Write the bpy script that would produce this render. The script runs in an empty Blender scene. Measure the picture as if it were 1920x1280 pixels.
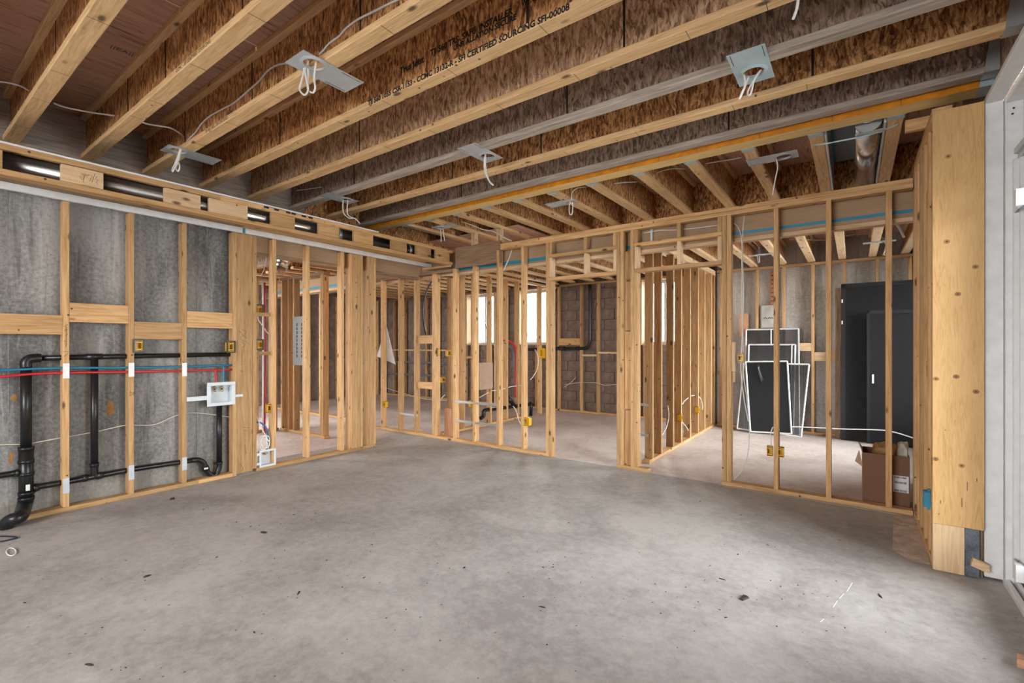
import bpy, bmesh, math, random
from mathutils import Vector, Matrix
random.seed(7)
S = bpy.context.scene
C = S.collection

# ---------------------------------------------------------------- camera
FPX, CX, CY = 880.0, 960.0, 648.0          # focal length and principal point in the 1920 x 1280 frame
CAMH = 1.30
YAW = math.radians(36.01)
cam = bpy.data.cameras.new('camera')
cam.sensor_width = 36.0
cam.lens = 36.0 * FPX / 1920.0
cam.shift_y = (CY - 640.0) / 1920.0
cam.clip_start = 0.02
camo = bpy.data.objects.new('camera', cam)
camo.location = (0, 0, CAMH)
camo.rotation_euler = (math.radians(90), 0, YAW)
C.objects.link(camo)
S.camera = camo

# ---------------------------------------------------------------- world, light, exposure
w = bpy.data.worlds.new('overcast_sky')
S.world = w
w.use_nodes = True
bg = w.node_tree.nodes['Background']
bg.inputs[0].default_value = (1.0, 0.99, 0.98, 1)
bg.inputs[1].default_value = 23.0
S.view_settings.view_transform = 'Standard'
S.view_settings.look = 'None'
S.view_settings.gamma = 1
S.view_settings.use_curve_mapping = False
S.view_settings.exposure = 0.1
S.cycles.diffuse_bounces = 4
S.cycles.glossy_bounces = 3
S.cycles.max_bounces = 7
S.cycles.transparent_max_bounces = 10
S.cycles.caustics_reflective = False
S.cycles.caustics_refractive = False
S.cycles.use_adaptive_sampling = True
S.cycles.adaptive_threshold = 0.045


def portal(name, loc, rot, sx, sy):
    l = bpy.data.lights.new(name, 'AREA')
    l.shape = 'RECTANGLE'
    l.size = sx
    l.size_y = sy
    l.cycles.is_portal = True
    o = bpy.data.objects.new(name, l)
    o.location = loc
    o.rotation_euler = rot
    C.objects.link(o)


R90 = math.radians(90)
portal('daylight_portal_patio', (0.86, 2.40, 1.17), (0, R90, 0), 2.3, 2.4)
portal('daylight_portal_front', (-2.1, -3.33, 1.7), (R90, 0, 0), 2.6, 1.6)
portal('daylight_portal_rear_right', (1.2, 7.0, 1.3), (0, R90, 0), 2.0, 2.1)
portal('daylight_portal_far_left', (-10.55, 3.25, 1.75), (0, -R90, 0), 1.0, 1.5)
portal('daylight_portal_far_side', (-8.4, 1.05, 1.6), (R90, 0, 0), 2.0, 1.5)
portal('daylight_portal_back_a', (-6.83, 8.6, 1.9), (-R90, 0, 0), 0.8, 1.15)
portal('daylight_portal_back_b', (-5.42, 8.6, 1.9), (-R90, 0, 0), 0.8, 1.15)
portal('daylight_portal_back_c', (-2.7, 8.6, 1.9), (-R90, 0, 0), 0.8, 1.15)

# ---------------------------------------------------------------- geometry of the view: pixel -> point on a real plane
RT = Vector((math.cos(YAW), math.sin(YAW), 0))
FW = Vector((-math.sin(YAW), math.cos(YAW), 0))


def ray(u, v):
    return RT * ((u - CX) / FPX) + FW + Vector((0, 0, (CY - v) / FPX))


def onX(u, v, X):
    d = ray(u, v)
    return Vector((0, 0, CAMH)) + d * (X / d.x)


def onY(u, v, Y):
    d = ray(u, v)
    return Vector((0, 0, CAMH)) + d * (Y / d.y)


def onZ(u, v, Z):
    d = ray(u, v)
    return Vector((0, 0, CAMH)) + d * ((Z - CAMH) / d.z)


# ---------------------------------------------------------------- materials
MATS = {}


def new_mat(name):
    m = bpy.data.materials.new(name)
    m.use_nodes = True
    nt = m.node_tree
    b = nt.nodes['Principled BSDF']
    MATS[name] = m
    return m, nt, b


def nd(nt, t, **kw):
    n = nt.nodes.new(t)
    for k, v in kw.items():
        setattr(n, k, v)
    return n


def lk(nt, a, b):
    nt.links.new(a, b)


def ramp(nt, stops, fac):
    r = nd(nt, 'ShaderNodeValToRGB')
    els = r.color_ramp.elements
    while len(els) < len(stops):
        els.new(0.5)
    for e, (p, c) in zip(els, stops):
        e.position = p
        e.color = (c[0], c[1], c[2], 1) if not isinstance(c, (int, float)) else (c, c, c, 1)
    if fac is not None:
        lk(nt, fac, r.inputs[0])
    return r.outputs[0]


def mixc(nt, fac, a, b, mode='MIX'):
    m = nd(nt, 'ShaderNodeMix', data_type='RGBA', blend_type=mode)
    for sock, val in ((0, fac), (6, a), (7, b)):
        if isinstance(val, (int, float)):
            m.inputs[sock].default_value = val
        elif isinstance(val, tuple):
            m.inputs[sock].default_value = (val[0], val[1], val[2], 1)
        else:
            lk(nt, val, m.inputs[sock])
    return m.outputs[2]


def coords(nt, scale, rnd=True):
    tc = nd(nt, 'ShaderNodeTexCoord')
    out = tc.outputs['Object']
    if rnd:
        oi = nd(nt, 'ShaderNodeObjectInfo')
        ad = nd(nt, 'ShaderNodeVectorMath', operation='MULTIPLY_ADD')
        cb = nd(nt, 'ShaderNodeCombineXYZ')
        for i in range(3):
            lk(nt, oi.outputs['Random'], cb.inputs[i])
        lk(nt, cb.outputs[0], ad.inputs[0])
        ad.inputs[1].default_value = (37, 53, 71)
        lk(nt, out, ad.inputs[2])
        out = ad.outputs[0]
    mp = nd(nt, 'ShaderNodeMapping')
    mp.inputs['Scale'].default_value = scale
    lk(nt, out, mp.inputs[0])
    return mp.outputs[0]


def noise(nt, vec, scale, detail=4, rough=0.55, dist=0.0):
    n = nd(nt, 'ShaderNodeTexNoise')
    n.inputs['Scale'].default_value = scale
    n.inputs['Detail'].default_value = detail
    n.inputs['Roughness'].default_value = rough
    n.inputs['Distortion'].default_value = dist
    if vec is not None:
        lk(nt, vec, n.inputs['Vector'])
    return n.outputs[0]


def bump(nt, b, h, strength=0.3, dist=0.004):
    bp = nd(nt, 'ShaderNodeBump')
    bp.inputs['Strength'].default_value = strength
    bp.inputs['Distance'].default_value = dist
    lk(nt, h, bp.inputs['Height'])
    lk(nt, bp.outputs[0], b.inputs['Normal'])


def wood(name, dark, light, axis, knots=True, rough=0.65, var=0.35, lines=1.0):
    m, nt, b = new_mat(name + '_' + axis)
    sc = {'x': (1, 14, 14), 'y': (14, 1, 14), 'z': (14, 14, 1)}[axis]
    v = coords(nt, sc)
    g = noise(nt, v, 3.2, 3, 0.62, 0.6 * lines)
    col = ramp(nt, [(0.30, dark), (0.52, tuple((a + c) / 2 * 1.06 for a, c in zip(dark, light))), (0.72, light)], g)
    if knots:
        kc = {'x': (1, 2.2, 2.2), 'y': (2.2, 1, 2.2), 'z': (2.2, 2.2, 1)}[axis]
        vk = coords(nt, kc)
        vo = nd(nt, 'ShaderNodeTexVoronoi')
        vo.inputs['Scale'].default_value = 3.6
        lk(nt, vk, vo.inputs['Vector'])
        kf = ramp(nt, [(0.0, 1.0), (0.075, 1.0), (0.15, 0.0)], vo.outputs['Distance'])
        col = mixc(nt, kf, col, tuple(c * 0.28 for c in dark))
        vo2 = nd(nt, 'ShaderNodeTexVoronoi')
        vo2.inputs['Scale'].default_value = 8.5
        lk(nt, coords(nt, (1, 1, 1)), vo2.inputs['Vector'])
        kf2 = ramp(nt, [(0.0, 1.0), (0.05, 1.0), (0.085, 0.0)], vo2.outputs['Distance'])
        col = mixc(nt, kf2, col, tuple(c * 0.22 for c in dark))
    oi = nd(nt, 'ShaderNodeObjectInfo')
    vv = ramp(nt, [(0, 1.0 - var), (1, 1.0)], oi.outputs['Random'])
    col = mixc(nt, 1.0, col, vv, 'MULTIPLY')
    lk(nt, col, b.inputs['Base Color'])
    b.inputs['Roughness'].default_value = rough
    b.inputs['Specular IOR Level'].default_value = 0.3
    return m


for ax in 'xyz':
    wood('pine', (0.50, 0.275, 0.11), (0.78, 0.505, 0.25), ax)
    wood('pale', (0.60, 0.40, 0.225), (0.80, 0.60, 0.38), ax, var=0.15)
    wood('flange', (0.58, 0.355, 0.16), (0.86, 0.595, 0.325), ax, var=0.12, lines=2.5)
    wood('greyflange', (0.27, 0.22, 0.18), (0.52, 0.46, 0.40), ax, knots=False, var=0.1)
    wood('tanboard', (0.36, 0.24, 0.14), (0.42, 0.285, 0.175), ax, knots=False, var=0.05)
    wood('lvl', (0.62, 0.42, 0.16), (0.80, 0.60, 0.30), ax, knots=False, var=0.05)
    wood('brownboard', (0.20, 0.12, 0.07), (0.40, 0.27, 0.17), ax, knots=False, var=0.1)
    wood('redwood', (0.40, 0.19, 0.10), (0.62, 0.36, 0.22), ax, knots=False, var=0.1)


def osb(name, c0, c1, c2):
    m, nt, b = new_mat(name)
    base = coords(nt, (1, 1, 1))
    wob = nd(nt, 'ShaderNodeTexNoise')
    wob.inputs['Scale'].default_value = 5.0
    wob.inputs['Detail'].default_value = 3.0
    lk(nt, base, wob.inputs['Vector'])
    wa = nd(nt, 'ShaderNodeVectorMath', operation='MULTIPLY_ADD')
    lk(nt, wob.outputs['Color'], wa.inputs[0])
    wa.inputs[1].default_value = (0.10, 0.10, 0.10)
    lk(nt, base, wa.inputs[2])
    flakes = []
    for sc, rot in (((95, 95, 17), 0.2), ((70, 70, 26), -0.5)):
        mp = nd(nt, 'ShaderNodeMapping')
        mp.inputs['Scale'].default_value = sc
        mp.inputs['Rotation'].default_value = (rot, rot, 0)
        lk(nt, wa.outputs[0], mp.inputs[0])
        vo = nd(nt, 'ShaderNodeTexVoronoi')
        vo.inputs['Scale'].default_value = 1.0
        lk(nt, mp.outputs[0], vo.inputs['Vector'])
        sp = nd(nt, 'ShaderNodeSeparateColor')
        lk(nt, vo.outputs['Color'], sp.inputs[0])
        flakes.append((sp.outputs[0], vo.outputs['Distance']))
    n1 = noise(nt, coords(nt, (16, 16, 5)), 2.5, 4, 0.72, 1.6)
    f = nd(nt, 'ShaderNodeMath', operation='MULTIPLY_ADD')
    lk(nt, flakes[0][0], f.inputs[0])
    f.inputs[1].default_value = 0.26
    g1 = nd(nt, 'ShaderNodeMath', operation='MULTIPLY_ADD')
    lk(nt, flakes[1][0], g1.inputs[0])
    g1.inputs[1].default_value = 0.16
    g = nd(nt, 'ShaderNodeMath', operation='MULTIPLY')
    lk(nt, n1, g.inputs[0])
    g.inputs[1].default_value = 0.62
    lk(nt, g.outputs[0], g1.inputs[2])
    lk(nt, g1.outputs[0], f.inputs[2])
    col = ramp(nt, [(0.35, c0), (0.51, c1), (0.70, c2)], f.outputs[0])
    lk(nt, col, b.inputs['Base Color'])
    b.inputs['Roughness'].default_value = 0.65
    b.inputs['Specular IOR Level'].default_value = 0.3
    bump(nt, b, f.outputs[0], 0.5, 0.004)


osb('osb_brown', (0.11, 0.038, 0.013), (0.43, 0.19, 0.068), (0.80, 0.47, 0.21))
osb('osb_tan', (0.20, 0.105, 0.052), (0.50, 0.315, 0.18), (0.78, 0.57, 0.375))
osb('osb_grey', (0.10, 0.066, 0.048), (0.285, 0.20, 0.15), (0.50, 0.375, 0.29))


def plywood(name, dark, mid, light, axis='y'):
    m, nt, b = new_mat(name)
    sc = {'x': (1.2, 14, 14), 'y': (14, 1.2, 14), 'z': (9, 9, 1.1)}[axis]
    v = coords(nt, sc)
    n1 = noise(nt, v, 1.9, 5, 0.65, 1.6)
    v2 = coords(nt, (1, 1, 1))
    n2 = noise(nt, v2, 1.1, 3, 0.5)
    col = ramp(nt, [(0.33, dark), (0.43, mid), (0.68, light)], n1)
    col = mixc(nt, ramp(nt, [(0.4, 0.0), (0.65, 0.35)], n2), col, tuple(c * 0.75 for c in mid))
    lk(nt, col, b.inputs['Base Color'])
    b.inputs['Roughness'].default_value = 0.7
    b.inputs['Specular IOR Level'].default_value = 0.25


plywood('ply_subfloor', (0.17, 0.072, 0.042), (0.53, 0.315, 0.225), (0.66, 0.43, 0.32), 'y')


def ply_post():
    m, nt, b = new_mat('ply_post')
    n0 = noise(nt, coords(nt, (16, 16, 1.6), False), 2.2, 5, 0.6, 3.0)
    n1 = noise(nt, coords(nt, (2.2, 2.2, 0.9), False), 2.4, 5, 0.6, 0.6)
    col = ramp(nt, [(0.30, (0.50, 0.28, 0.10)), (0.5, (0.62, 0.38, 0.15)), (0.7, (0.68, 0.43, 0.19))], n0)
    col = mixc(nt, ramp(nt, [(0.42, 0.0), (0.62, 0.55)], n1), col, (0.72, 0.47, 0.21))
    col = mixc(nt, ramp(nt, [(0.62, 0.0), (0.72, 0.45)], n1), col, (0.55, 0.45, 0.33))
    lk(nt, col, b.inputs['Base Color'])
    b.inputs['Roughness'].default_value = 0.6
    bump(nt, b, n0, 0.3, 0.004)


ply_post()


def concrete(name, c0, c1, c2, streak=False, rough=0.7, sc=1.0, stain=None, speck=0.0):
    m, nt, b = new_mat(name)
    v = coords(nt, (1, 1, 0.28 if streak else 1), False)
    n1 = noise(nt, v, 1.5 * sc, 5, 0.62, 0.4)
    n2 = noise(nt, coords(nt, (1, 1, 1), False), 26 * sc, 3, 0.7)
    a = nd(nt, 'ShaderNodeMath', operation='MULTIPLY_ADD')
    lk(nt, n2, a.inputs[0])
    a.inputs[1].default_value = 0.35
    s = nd(nt, 'ShaderNodeMath', operation='MULTIPLY')
    lk(nt, n1, s.inputs[0])
    s.inputs[1].default_value = 0.65
    lk(nt, s.outputs[0], a.inputs[2])
    col = ramp(nt, [(0.40, c0), (0.50, c1), (0.60, c2)], a.outputs[0])
    if streak:
        n4 = noise(nt, coords(nt, (9, 9, 0.55), False), 1.6, 4, 0.7, 0.5)
        col = mixc(nt, ramp(nt, [(0.55, 0.0), (0.70, 0.55)], n4), col, tuple(min(1, c * 1.35) for c in c2))
        col = mixc(nt, ramp(nt, [(0.30, 0.6), (0.44, 0.0)], n4), col, tuple(c * 0.7 for c in c0))
    if stain:
        n3 = noise(nt, coords(nt, (1, 1, 0.7), False), 2.7, 4, 0.6)
        col = mixc(nt, ramp(nt, [(0.56, 0.0), (0.70, 0.5)], n3), col, stain)
    if streak and stain:
        tc = nd(nt, 'ShaderNodeTexCoord')
        sx = nd(nt, 'ShaderNodeSeparateXYZ')
        lk(nt, tc.outputs['Object'], sx.inputs[0])
        lowf = nd(nt, 'ShaderNodeMath', operation='MULTIPLY_ADD')
        lk(nt, n1, lowf.inputs[0])
        lowf.inputs[1].default_value = 1.2
        lk(nt, sx.outputs[2], lowf.inputs[2])
        col = mixc(nt, ramp(nt, [(0.0, 0.55), (0.62, 0.55), (0.85, 0.0)], lowf.outputs[0]), col, (0.37, 0.345, 0.29))
    if speck:
        vo = nd(nt, 'ShaderNodeTexVoronoi')
        vo.inputs['Scale'].default_value = 9.0
        lk(nt, coords(nt, (1, 1, 1), False), vo.inputs['Vector'])
        col = mixc(nt, ramp(nt, [(0.035, speck), (0.06, 0.0)], vo.outputs['Distance']), col, (0.08, 0.07, 0.065))
    lk(nt, col, b.inputs['Base Color'])
    b.inputs['Roughness'].default_value = rough
    b.inputs['Specular IOR Level'].default_value = 0.35
    bump(nt, b, a.outputs[0], 0.2, 0.006)


concrete('slab_front', (0.305, 0.294, 0.285), (0.395, 0.384, 0.374), (0.475, 0.466, 0.456), rough=0.6, sc=0.8, speck=0.8)
concrete('slab_rear', (0.52, 0.44, 0.405), (0.64, 0.56, 0.53), (0.72, 0.65, 0.625), rough=0.55, sc=0.8, speck=0.5)
concrete('wall_conc', (0.11, 0.11, 0.108), (0.235, 0.232, 0.225), (0.37, 0.365, 0.355), True, 0.8, 1.4, (0.30, 0.285, 0.25), speck=0.7)
concrete('wall_conc_back', (0.32, 0.305, 0.29), (0.47, 0.455, 0.435), (0.58, 0.565, 0.545), True, 0.8, 1.2, speck=0.8)
concrete('block', (0.18, 0.135, 0.112), (0.245, 0.188, 0.158), (0.31, 0.245, 0.212), False, 0.9, 3.0)
concrete('ground', (0.40, 0.40, 0.40), (0.48, 0.48, 0.47), (0.55, 0.55, 0.54), False, 0.9)
concrete('chimney_block', (0.35, 0.33, 0.30), (0.46, 0.44, 0.41), (0.55, 0.53, 0.50), False, 0.9, 3)
concrete('red_brick', (0.30, 0.10, 0.05), (0.42, 0.16, 0.08), (0.52, 0.24, 0.14), False, 0.9, 4)
concrete('insulation', (0.075, 0.09, 0.105), (0.13, 0.155, 0.18), (0.19, 0.22, 0.25), False, 0.9, 6)


def plain(name, col, rough=0.5, metal=0.0, var=0.06, spec=0.4):
    m, nt, b = new_mat(name)
    n = noise(nt, coords(nt, (1, 1, 1)), 14, 2)
    c = ramp(nt, [(0.3, tuple(x * (1 - var) for x in col)), (0.7, tuple(min(1, x * (1 + var)) for x in col))], n)
    lk(nt, c, b.inputs['Base Color'])
    b.inputs['Roughness'].default_value = rough
    b.inputs['Metallic'].default_value = metal
    b.inputs['Specular IOR Level'].default_value = spec


plain('abs_black', (0.012, 0.012, 0.013), 0.32)
plain('pex_red', (0.52, 0.022, 0.03), 0.35)
plain('pex_blue', (0.02, 0.17, 0.30), 0.35)
plain('cable_white', (0.78, 0.77, 0.75), 0.45)
plain('cable_cream', (0.62, 0.57, 0.47), 0.5)
plain('cable_black', (0.018, 0.022, 0.04), 0.35)
plain('cable_blue', (0.03, 0.18, 0.45), 0.35)
plain('galv', (0.52, 0.56, 0.58), 0.42, 0.75)
plain('galv_blue', (0.44, 0.56, 0.61), 0.45, 0.3)
plain('plate_steel', (0.50, 0.55, 0.58), 0.5, 0.35)
plain('bright_steel', (0.75, 0.76, 0.77), 0.22, 0.95)
plain('duct_steel', (0.62, 0.64, 0.65), 0.26, 0.95)
plain('edge_dark', (0.014, 0.015, 0.017), 0.45, spec=0.3)
plain('foil', (0.80, 0.80, 0.80), 0.18, 0.95)
plain('panel_grey', (0.17, 0.17, 0.165), 0.6, 0.1)
plain('white_plastic', (0.66, 0.71, 0.75), 0.4)
plain('white_paint', (0.74, 0.75, 0.76), 0.35)
plain('vinyl', (0.70, 0.71, 0.72), 0.35)
plain('vinyl_grey', (0.48, 0.49, 0.50), 0.4)
plain('nail_white', (0.82, 0.83, 0.84), 0.5)
plain('nail_steel', (0.50, 0.55, 0.58), 0.45, 0.4)
plain('yellow_plastic', (0.72, 0.42, 0.015), 0.35)
plain('black_plastic', (0.02, 0.02, 0.02), 0.4)
plain('brass', (0.50, 0.34, 0.14), 0.3, 0.9)
plain('tape_blue', (0.03, 0.25, 0.39), 0.45)
plain('orange_face', (0.58, 0.205, 0.006), 0.45, var=0.2)
plain('cardboard', (0.19, 0.095, 0.055), 0.75)
plain('cardboard_tan', (0.50, 0.34, 0.22), 0.75)
plain('cardboard_light', (0.46, 0.31, 0.22), 0.75)
plain('paper_brown', (0.33, 0.175, 0.06), 0.7, var=0.2)
plain('cloth_white', (0.72, 0.66, 0.56), 0.8)
plain('sheet_white', (0.72, 0.77, 0.82), 0.5)
plain('label_white', (0.72, 0.72, 0.72), 0.5)
plain('ink', (0.012, 0.011, 0.010), 0.7)
plain('ink_soft', (0.10, 0.065, 0.045), 0.8)
plain('pencil', (0.13, 0.085, 0.05), 0.8)
plain('door_black', (0.0075, 0.0082, 0.0095), 0.55, var=0.3, spec=0.25)
plain('drywall', (0.60, 0.60, 0.61), 0.8)
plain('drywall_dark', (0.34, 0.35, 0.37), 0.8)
plain('knot_brown', (0.36, 0.19, 0.07), 0.7, var=0.3)
plain('rust', (0.30, 0.15, 0.05), 0.9, var=0.3)
plain('debris', (0.05, 0.035, 0.028), 0.9, var=0.4)
plain('poly_sheet', (0.42, 0.40, 0.385), 0.35)
plain('floor_paper', (0.58, 0.49, 0.425), 0.8, var=0.25)
plain('shadow_gap', (0.03, 0.022, 0.018), 0.9)


def glass_mat(name, tint, alpha, gloss_rough=0.02):
    m, nt, b = new_mat(name)
    nt.nodes.remove(b)
    out = nt.nodes['Material Output']
    tr = nd(nt, 'ShaderNodeBsdfTransparent')
    tr.inputs[0].default_value = (tint[0], tint[1], tint[2], 1)
    gl = nd(nt, 'ShaderNodeBsdfGlossy')
    gl.inputs['Roughness'].default_value = gloss_rough
    fr = nd(nt, 'ShaderNodeFresnel')
    fr.inputs[0].default_value = 1.45
    mx = nd(nt, 'ShaderNodeMixShader')
    lk(nt, fr.outputs[0], mx.inputs[0])
    lk(nt, tr.outputs[0], mx.inputs[1])
    lk(nt, gl.outputs[0], mx.inputs[2])
    last = mx.outputs[0]
    if alpha > 0:
        df = nd(nt, 'ShaderNodeBsdfDiffuse')
        df.inputs[0].default_value = (0.02, 0.02, 0.022, 1)
        m2 = nd(nt, 'ShaderNodeMixShader')
        m2.inputs[0].default_value = alpha
        lk(nt, last, m2.inputs[1])
        lk(nt, df.outputs[0], m2.inputs[2])
        last = m2.outputs[0]
    lk(nt, last, out.inputs[0])


glass_mat('glass', (0.96, 0.98, 0.98), 0.0)
glass_mat('screen_mesh', (0.8, 0.8, 0.8), 0.38, 0.3)
glass_mat('screen_mesh_dark', (0.5, 0.5, 0.5), 0.90, 0.3)
glass_mat('clear_film', (0.95, 0.97, 0.98), 0.0, 0.15)


def M(name, axis='z'):
    return MATS[name] if name in MATS else MATS[name + '_' + axis]


# ---------------------------------------------------------------- building helpers
def tag(o, label=None, cat=None, group=None, kind=None):
    if label:
        o['label'] = label
    if cat:
        o['category'] = cat
    if group:
        o['group'] = group
    if kind:
        o['kind'] = kind
    return o


PLOC = {}
PARTS = {}


def thing(name, label, cat, loc=(0, 0, 0), group=None, kind=None):
    o = bpy.data.objects.new(name, None)
    o.empty_display_size = 0.1
    o.location = loc
    C.objects.link(o)
    PLOC[o] = Vector(loc)
    return tag(o, label, cat, group, kind)


def place(o, parent, loc):
    C.objects.link(o)
    PLOC[o] = Vector(loc)
    if parent is not None:
        o.parent = parent
        o.location = Vector(loc) - PLOC[parent]
    else:
        o.location = loc
    return o


BOXC = {}


def box_mesh(dx, dy, dz, mat, bev):
    key = (round(dx, 4), round(dy, 4), round(dz, 4), mat, bev)
    if key in BOXC:
        return BOXC[key]
    bm = bmesh.new()
    bmesh.ops.create_cube(bm, size=1.0)
    bmesh.ops.scale(bm, vec=(dx, dy, dz), verts=bm.verts)
    bmesh.ops.translate(bm, vec=(0, 0, dz / 2), verts=bm.verts)
    bw = min(bev, min(dx, dy, dz) * 0.3)
    if bw > 0:
        bmesh.ops.bevel(bm, geom=list(bm.edges), offset=bw, segments=1, affect='EDGES', profile=0.5)
    me = bpy.data.meshes.new('piece')
    bm.to_mesh(me)
    bm.free()
    ax = 'xyz'[max(range(3), key=lambda i: (dx, dy, dz)[i])]
    me.materials.append(M(mat, ax))
    BOXC[key] = me
    return me


def box(name, x0, x1, y0, y1, z0, z1, mat, parent=None, bev=0.0025):
    x0, x1 = min(x0, x1), max(x0, x1)
    y0, y1 = min(y0, y1), max(y0, y1)
    z0, z1 = min(z0, z1), max(z0, z1)
    me = box_mesh(x1 - x0, y1 - y0, z1 - z0, mat, bev)
    o = bpy.data.objects.new(name, me)
    return place(o, parent, ((x0 + x1) / 2, (y0 + y1) / 2, z0))


def catmull(pts, n=6):
    pts = [Vector(p) for p in pts]
    if len(pts) < 3:
        return pts
    P = [pts[0] * 2 - pts[1]] + pts + [pts[-1] * 2 - pts[-2]]
    out = []
    for i in range(1, len(P) - 2):
        a, b, c, d = P[i - 1], P[i], P[i + 1], P[i + 2]
        for k in range(n):
            t = k / n
            out.append(0.5 * ((2 * b) + (c - a) * t + (2 * a - 5 * b + 4 * c - d) * t * t + (3 * b - a - 3 * c + d) * t ** 3))
    out.append(pts[-1])
    return out


class MB:
    def __init__(self):
        self.v, self.f, self.mi, self.sm = [], [], [], []

    def poly(self, pts, mi=0):
        b = len(self.v)
        self.v += [Vector(p) for p in pts]
        self.f.append(list(range(b, b + len(pts))))
        self.mi.append(mi)
        self.sm.append(False)

    def box(self, x0, x1, y0, y1, z0, z1, mi=0, mat=None):
        b = len(self.v)
        vs = [Vector((x, y, z)) for x in (x0, x1) for y in (y0, y1) for z in (z0, z1)]
        if mat is not None:
            vs = [mat @ p for p in vs]
        self.v += vs
        for q in ((0, 1, 3, 2), (4, 6, 7, 5), (0, 4, 5, 1), (2, 3, 7, 6), (0, 2, 6, 4), (1, 5, 7, 3)):
            self.f.append([b + i for i in q])
            self.mi.append(mi)
            self.sm.append(False)

    def hull8(self, lo, hi, mi=0):
        """two quads (lists of four points) joined into a solid"""
        b = len(self.v)
        self.v += [Vector(p) for p in lo] + [Vector(p) for p in hi]
        for q in ((3, 2, 1, 0), (4, 5, 6, 7), (0, 1, 5, 4), (1, 2, 6, 5), (2, 3, 7, 6), (3, 0, 4, 7)):
            self.f.append([b + i for i in q])
            self.mi.append(mi)
            self.sm.append(False)

    def tube(self, pts, r, n=8, mi=0, smooth=True, caps=True):
        pts = [Vector(p) for p in pts]
        rr = r if isinstance(r, (list, tuple)) else [r] * len(pts)
        b = len(self.v)
        prev = None
        for i, p in enumerate(pts):
            t = (pts[min(i + 1, len(pts) - 1)] - pts[max(i - 1, 0)])
            if t.length < 1e-9:
                t = Vector((0, 0, 1))
            t.normalize()
            if prev is None:
                a = Vector((0, 0, 1)) if abs(t.z) < 0.9 else Vector((1, 0, 0))
                nx = t.cross(a).normalized()
            else:
                nx = (prev - t * prev.dot(t))
                nx = nx.normalized() if nx.length > 1e-6 else t.orthogonal().normalized()
            prev = nx
            ny = t.cross(nx)
            for k in range(n):
                a = 2 * math.pi * k / n
                self.v.append(p + (nx * math.cos(a) + ny * math.sin(a)) * rr[i])
        m = len(pts)
        for i in range(m - 1):
            for k in range(n):
                k2 = (k + 1) % n
                self.f.append([b + i * n + k, b + i * n + k2, b + (i + 1) * n + k2, b + (i + 1) * n + k])
                self.mi.append(mi)
                self.sm.append(smooth)
        if caps:
            self.f.append([b + k for k in range(n)][::-1])
            self.mi.append(mi)
            self.sm.append(False)
            self.f.append([b + (m - 1) * n + k for k in range(n)])
            self.mi.append(mi)
            self.sm.append(False)

    def build(self, name, mats, parent=None, origin=None):
        if origin is None:
            n = len(self.v)
            lo = Vector([min(p[i] for p in self.v) for i in range(3)])
            hi = Vector([max(p[i] for p in self.v) for i in range(3)])
            origin = Vector(((lo.x + hi.x) / 2, (lo.y + hi.y) / 2, lo.z))
        origin = Vector(origin)
        me = bpy.data.meshes.new(name)
        me.from_pydata([p - origin for p in self.v], [], self.f)
        for m in (mats if isinstance(mats, (list, tuple)) else [mats]):
            me.materials.append(M(m))
        me.polygons.foreach_set('material_index', self.mi)
        me.polygons.foreach_set('use_smooth', self.sm)
        bm = bmesh.new()
        bm.from_mesh(me)
        bmesh.ops.recalc_face_normals(bm, faces=bm.faces)
        bm.to_mesh(me)
        bm.free()
        me.update()
        o = bpy.data.objects.new(name, me)
        return place(o, parent, origin)


def tube(name, pts, r, mat, parent=None, smooth=True, n=8):
    mb = MB()
    mb.tube(catmull(pts) if smooth else pts, r, n)
    return mb.build(name, mat, parent)


def cable(label, pts, r=0.0042, mat='cable_white', cat='cable', name='electrical_cable', group=None):
    o = tube(name, pts, r, mat)
    return tag(o, label, cat, group)


def text(name, s, size, loc, rot, mat, parent, sx=1.0):
    cu = bpy.data.curves.new(name, 'FONT')
    cu.body = s
    cu.size = size
    cu.extrude = 0.0004
    cu.offset = 0.0016 if mat == 'ink' else 0.0
    cu.align_x = 'LEFT'
    cu.resolution_u = 2
    t = bpy.data.objects.new(name, cu)
    dg = bpy.context.evaluated_depsgraph_get()
    C.objects.link(t)
    dg.update()
    me = bpy.data.meshes.new_from_object(t.evaluated_get(dg))
    C.objects.unlink(t)
    bpy.data.objects.remove(t)
    me.materials.clear()
    me.materials.append(M(mat))
    o = bpy.data.objects.new(name, me)
    o.rotation_euler = rot
    o.scale = (sx, 1, 1)
    o['kind'] = 'stuff'
    return place(o, parent, loc)


FACE_MY = (R90, 0, 0)          # writing on a face that looks toward -Y
FACE_PX = (R90, 0, R90)        # writing on a face that looks toward +X
ORD = ['first', 'second', 'third', 'fourth', 'fifth', 'sixth', 'seventh', 'eighth', 'ninth', 'tenth', 'eleventh', 'twelfth',
       'thirteenth', 'fourteenth', 'fifteenth', 'sixteenth', 'seventeenth', 'eighteenth', 'nineteenth', 'twentieth',
       'twenty-first', 'twenty-second', 'twenty-third', 'twenty-fourth', 'twenty-fifth', 'twenty-sixth', 'twenty-seventh', 'twenty-eighth', 'twenty-ninth', 'thirtieth']

T, D = 0.038, 0.089            # framing lumber
XL = -4.98                     # front of the left framed wall
YP = 4.70                      # front of the partition
XR = 0.66                      # plane of the patio door
YB = 8.15                      # front of the strapping on the back wall
ZJ = 2.841                     # underside of the front joists
ZS = 3.20                      # underside of the subfloor
ZB = 2.81                      # underside of the beam and the short joists
ZRJ = 2.53                     # underside of the rear joists

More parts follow.
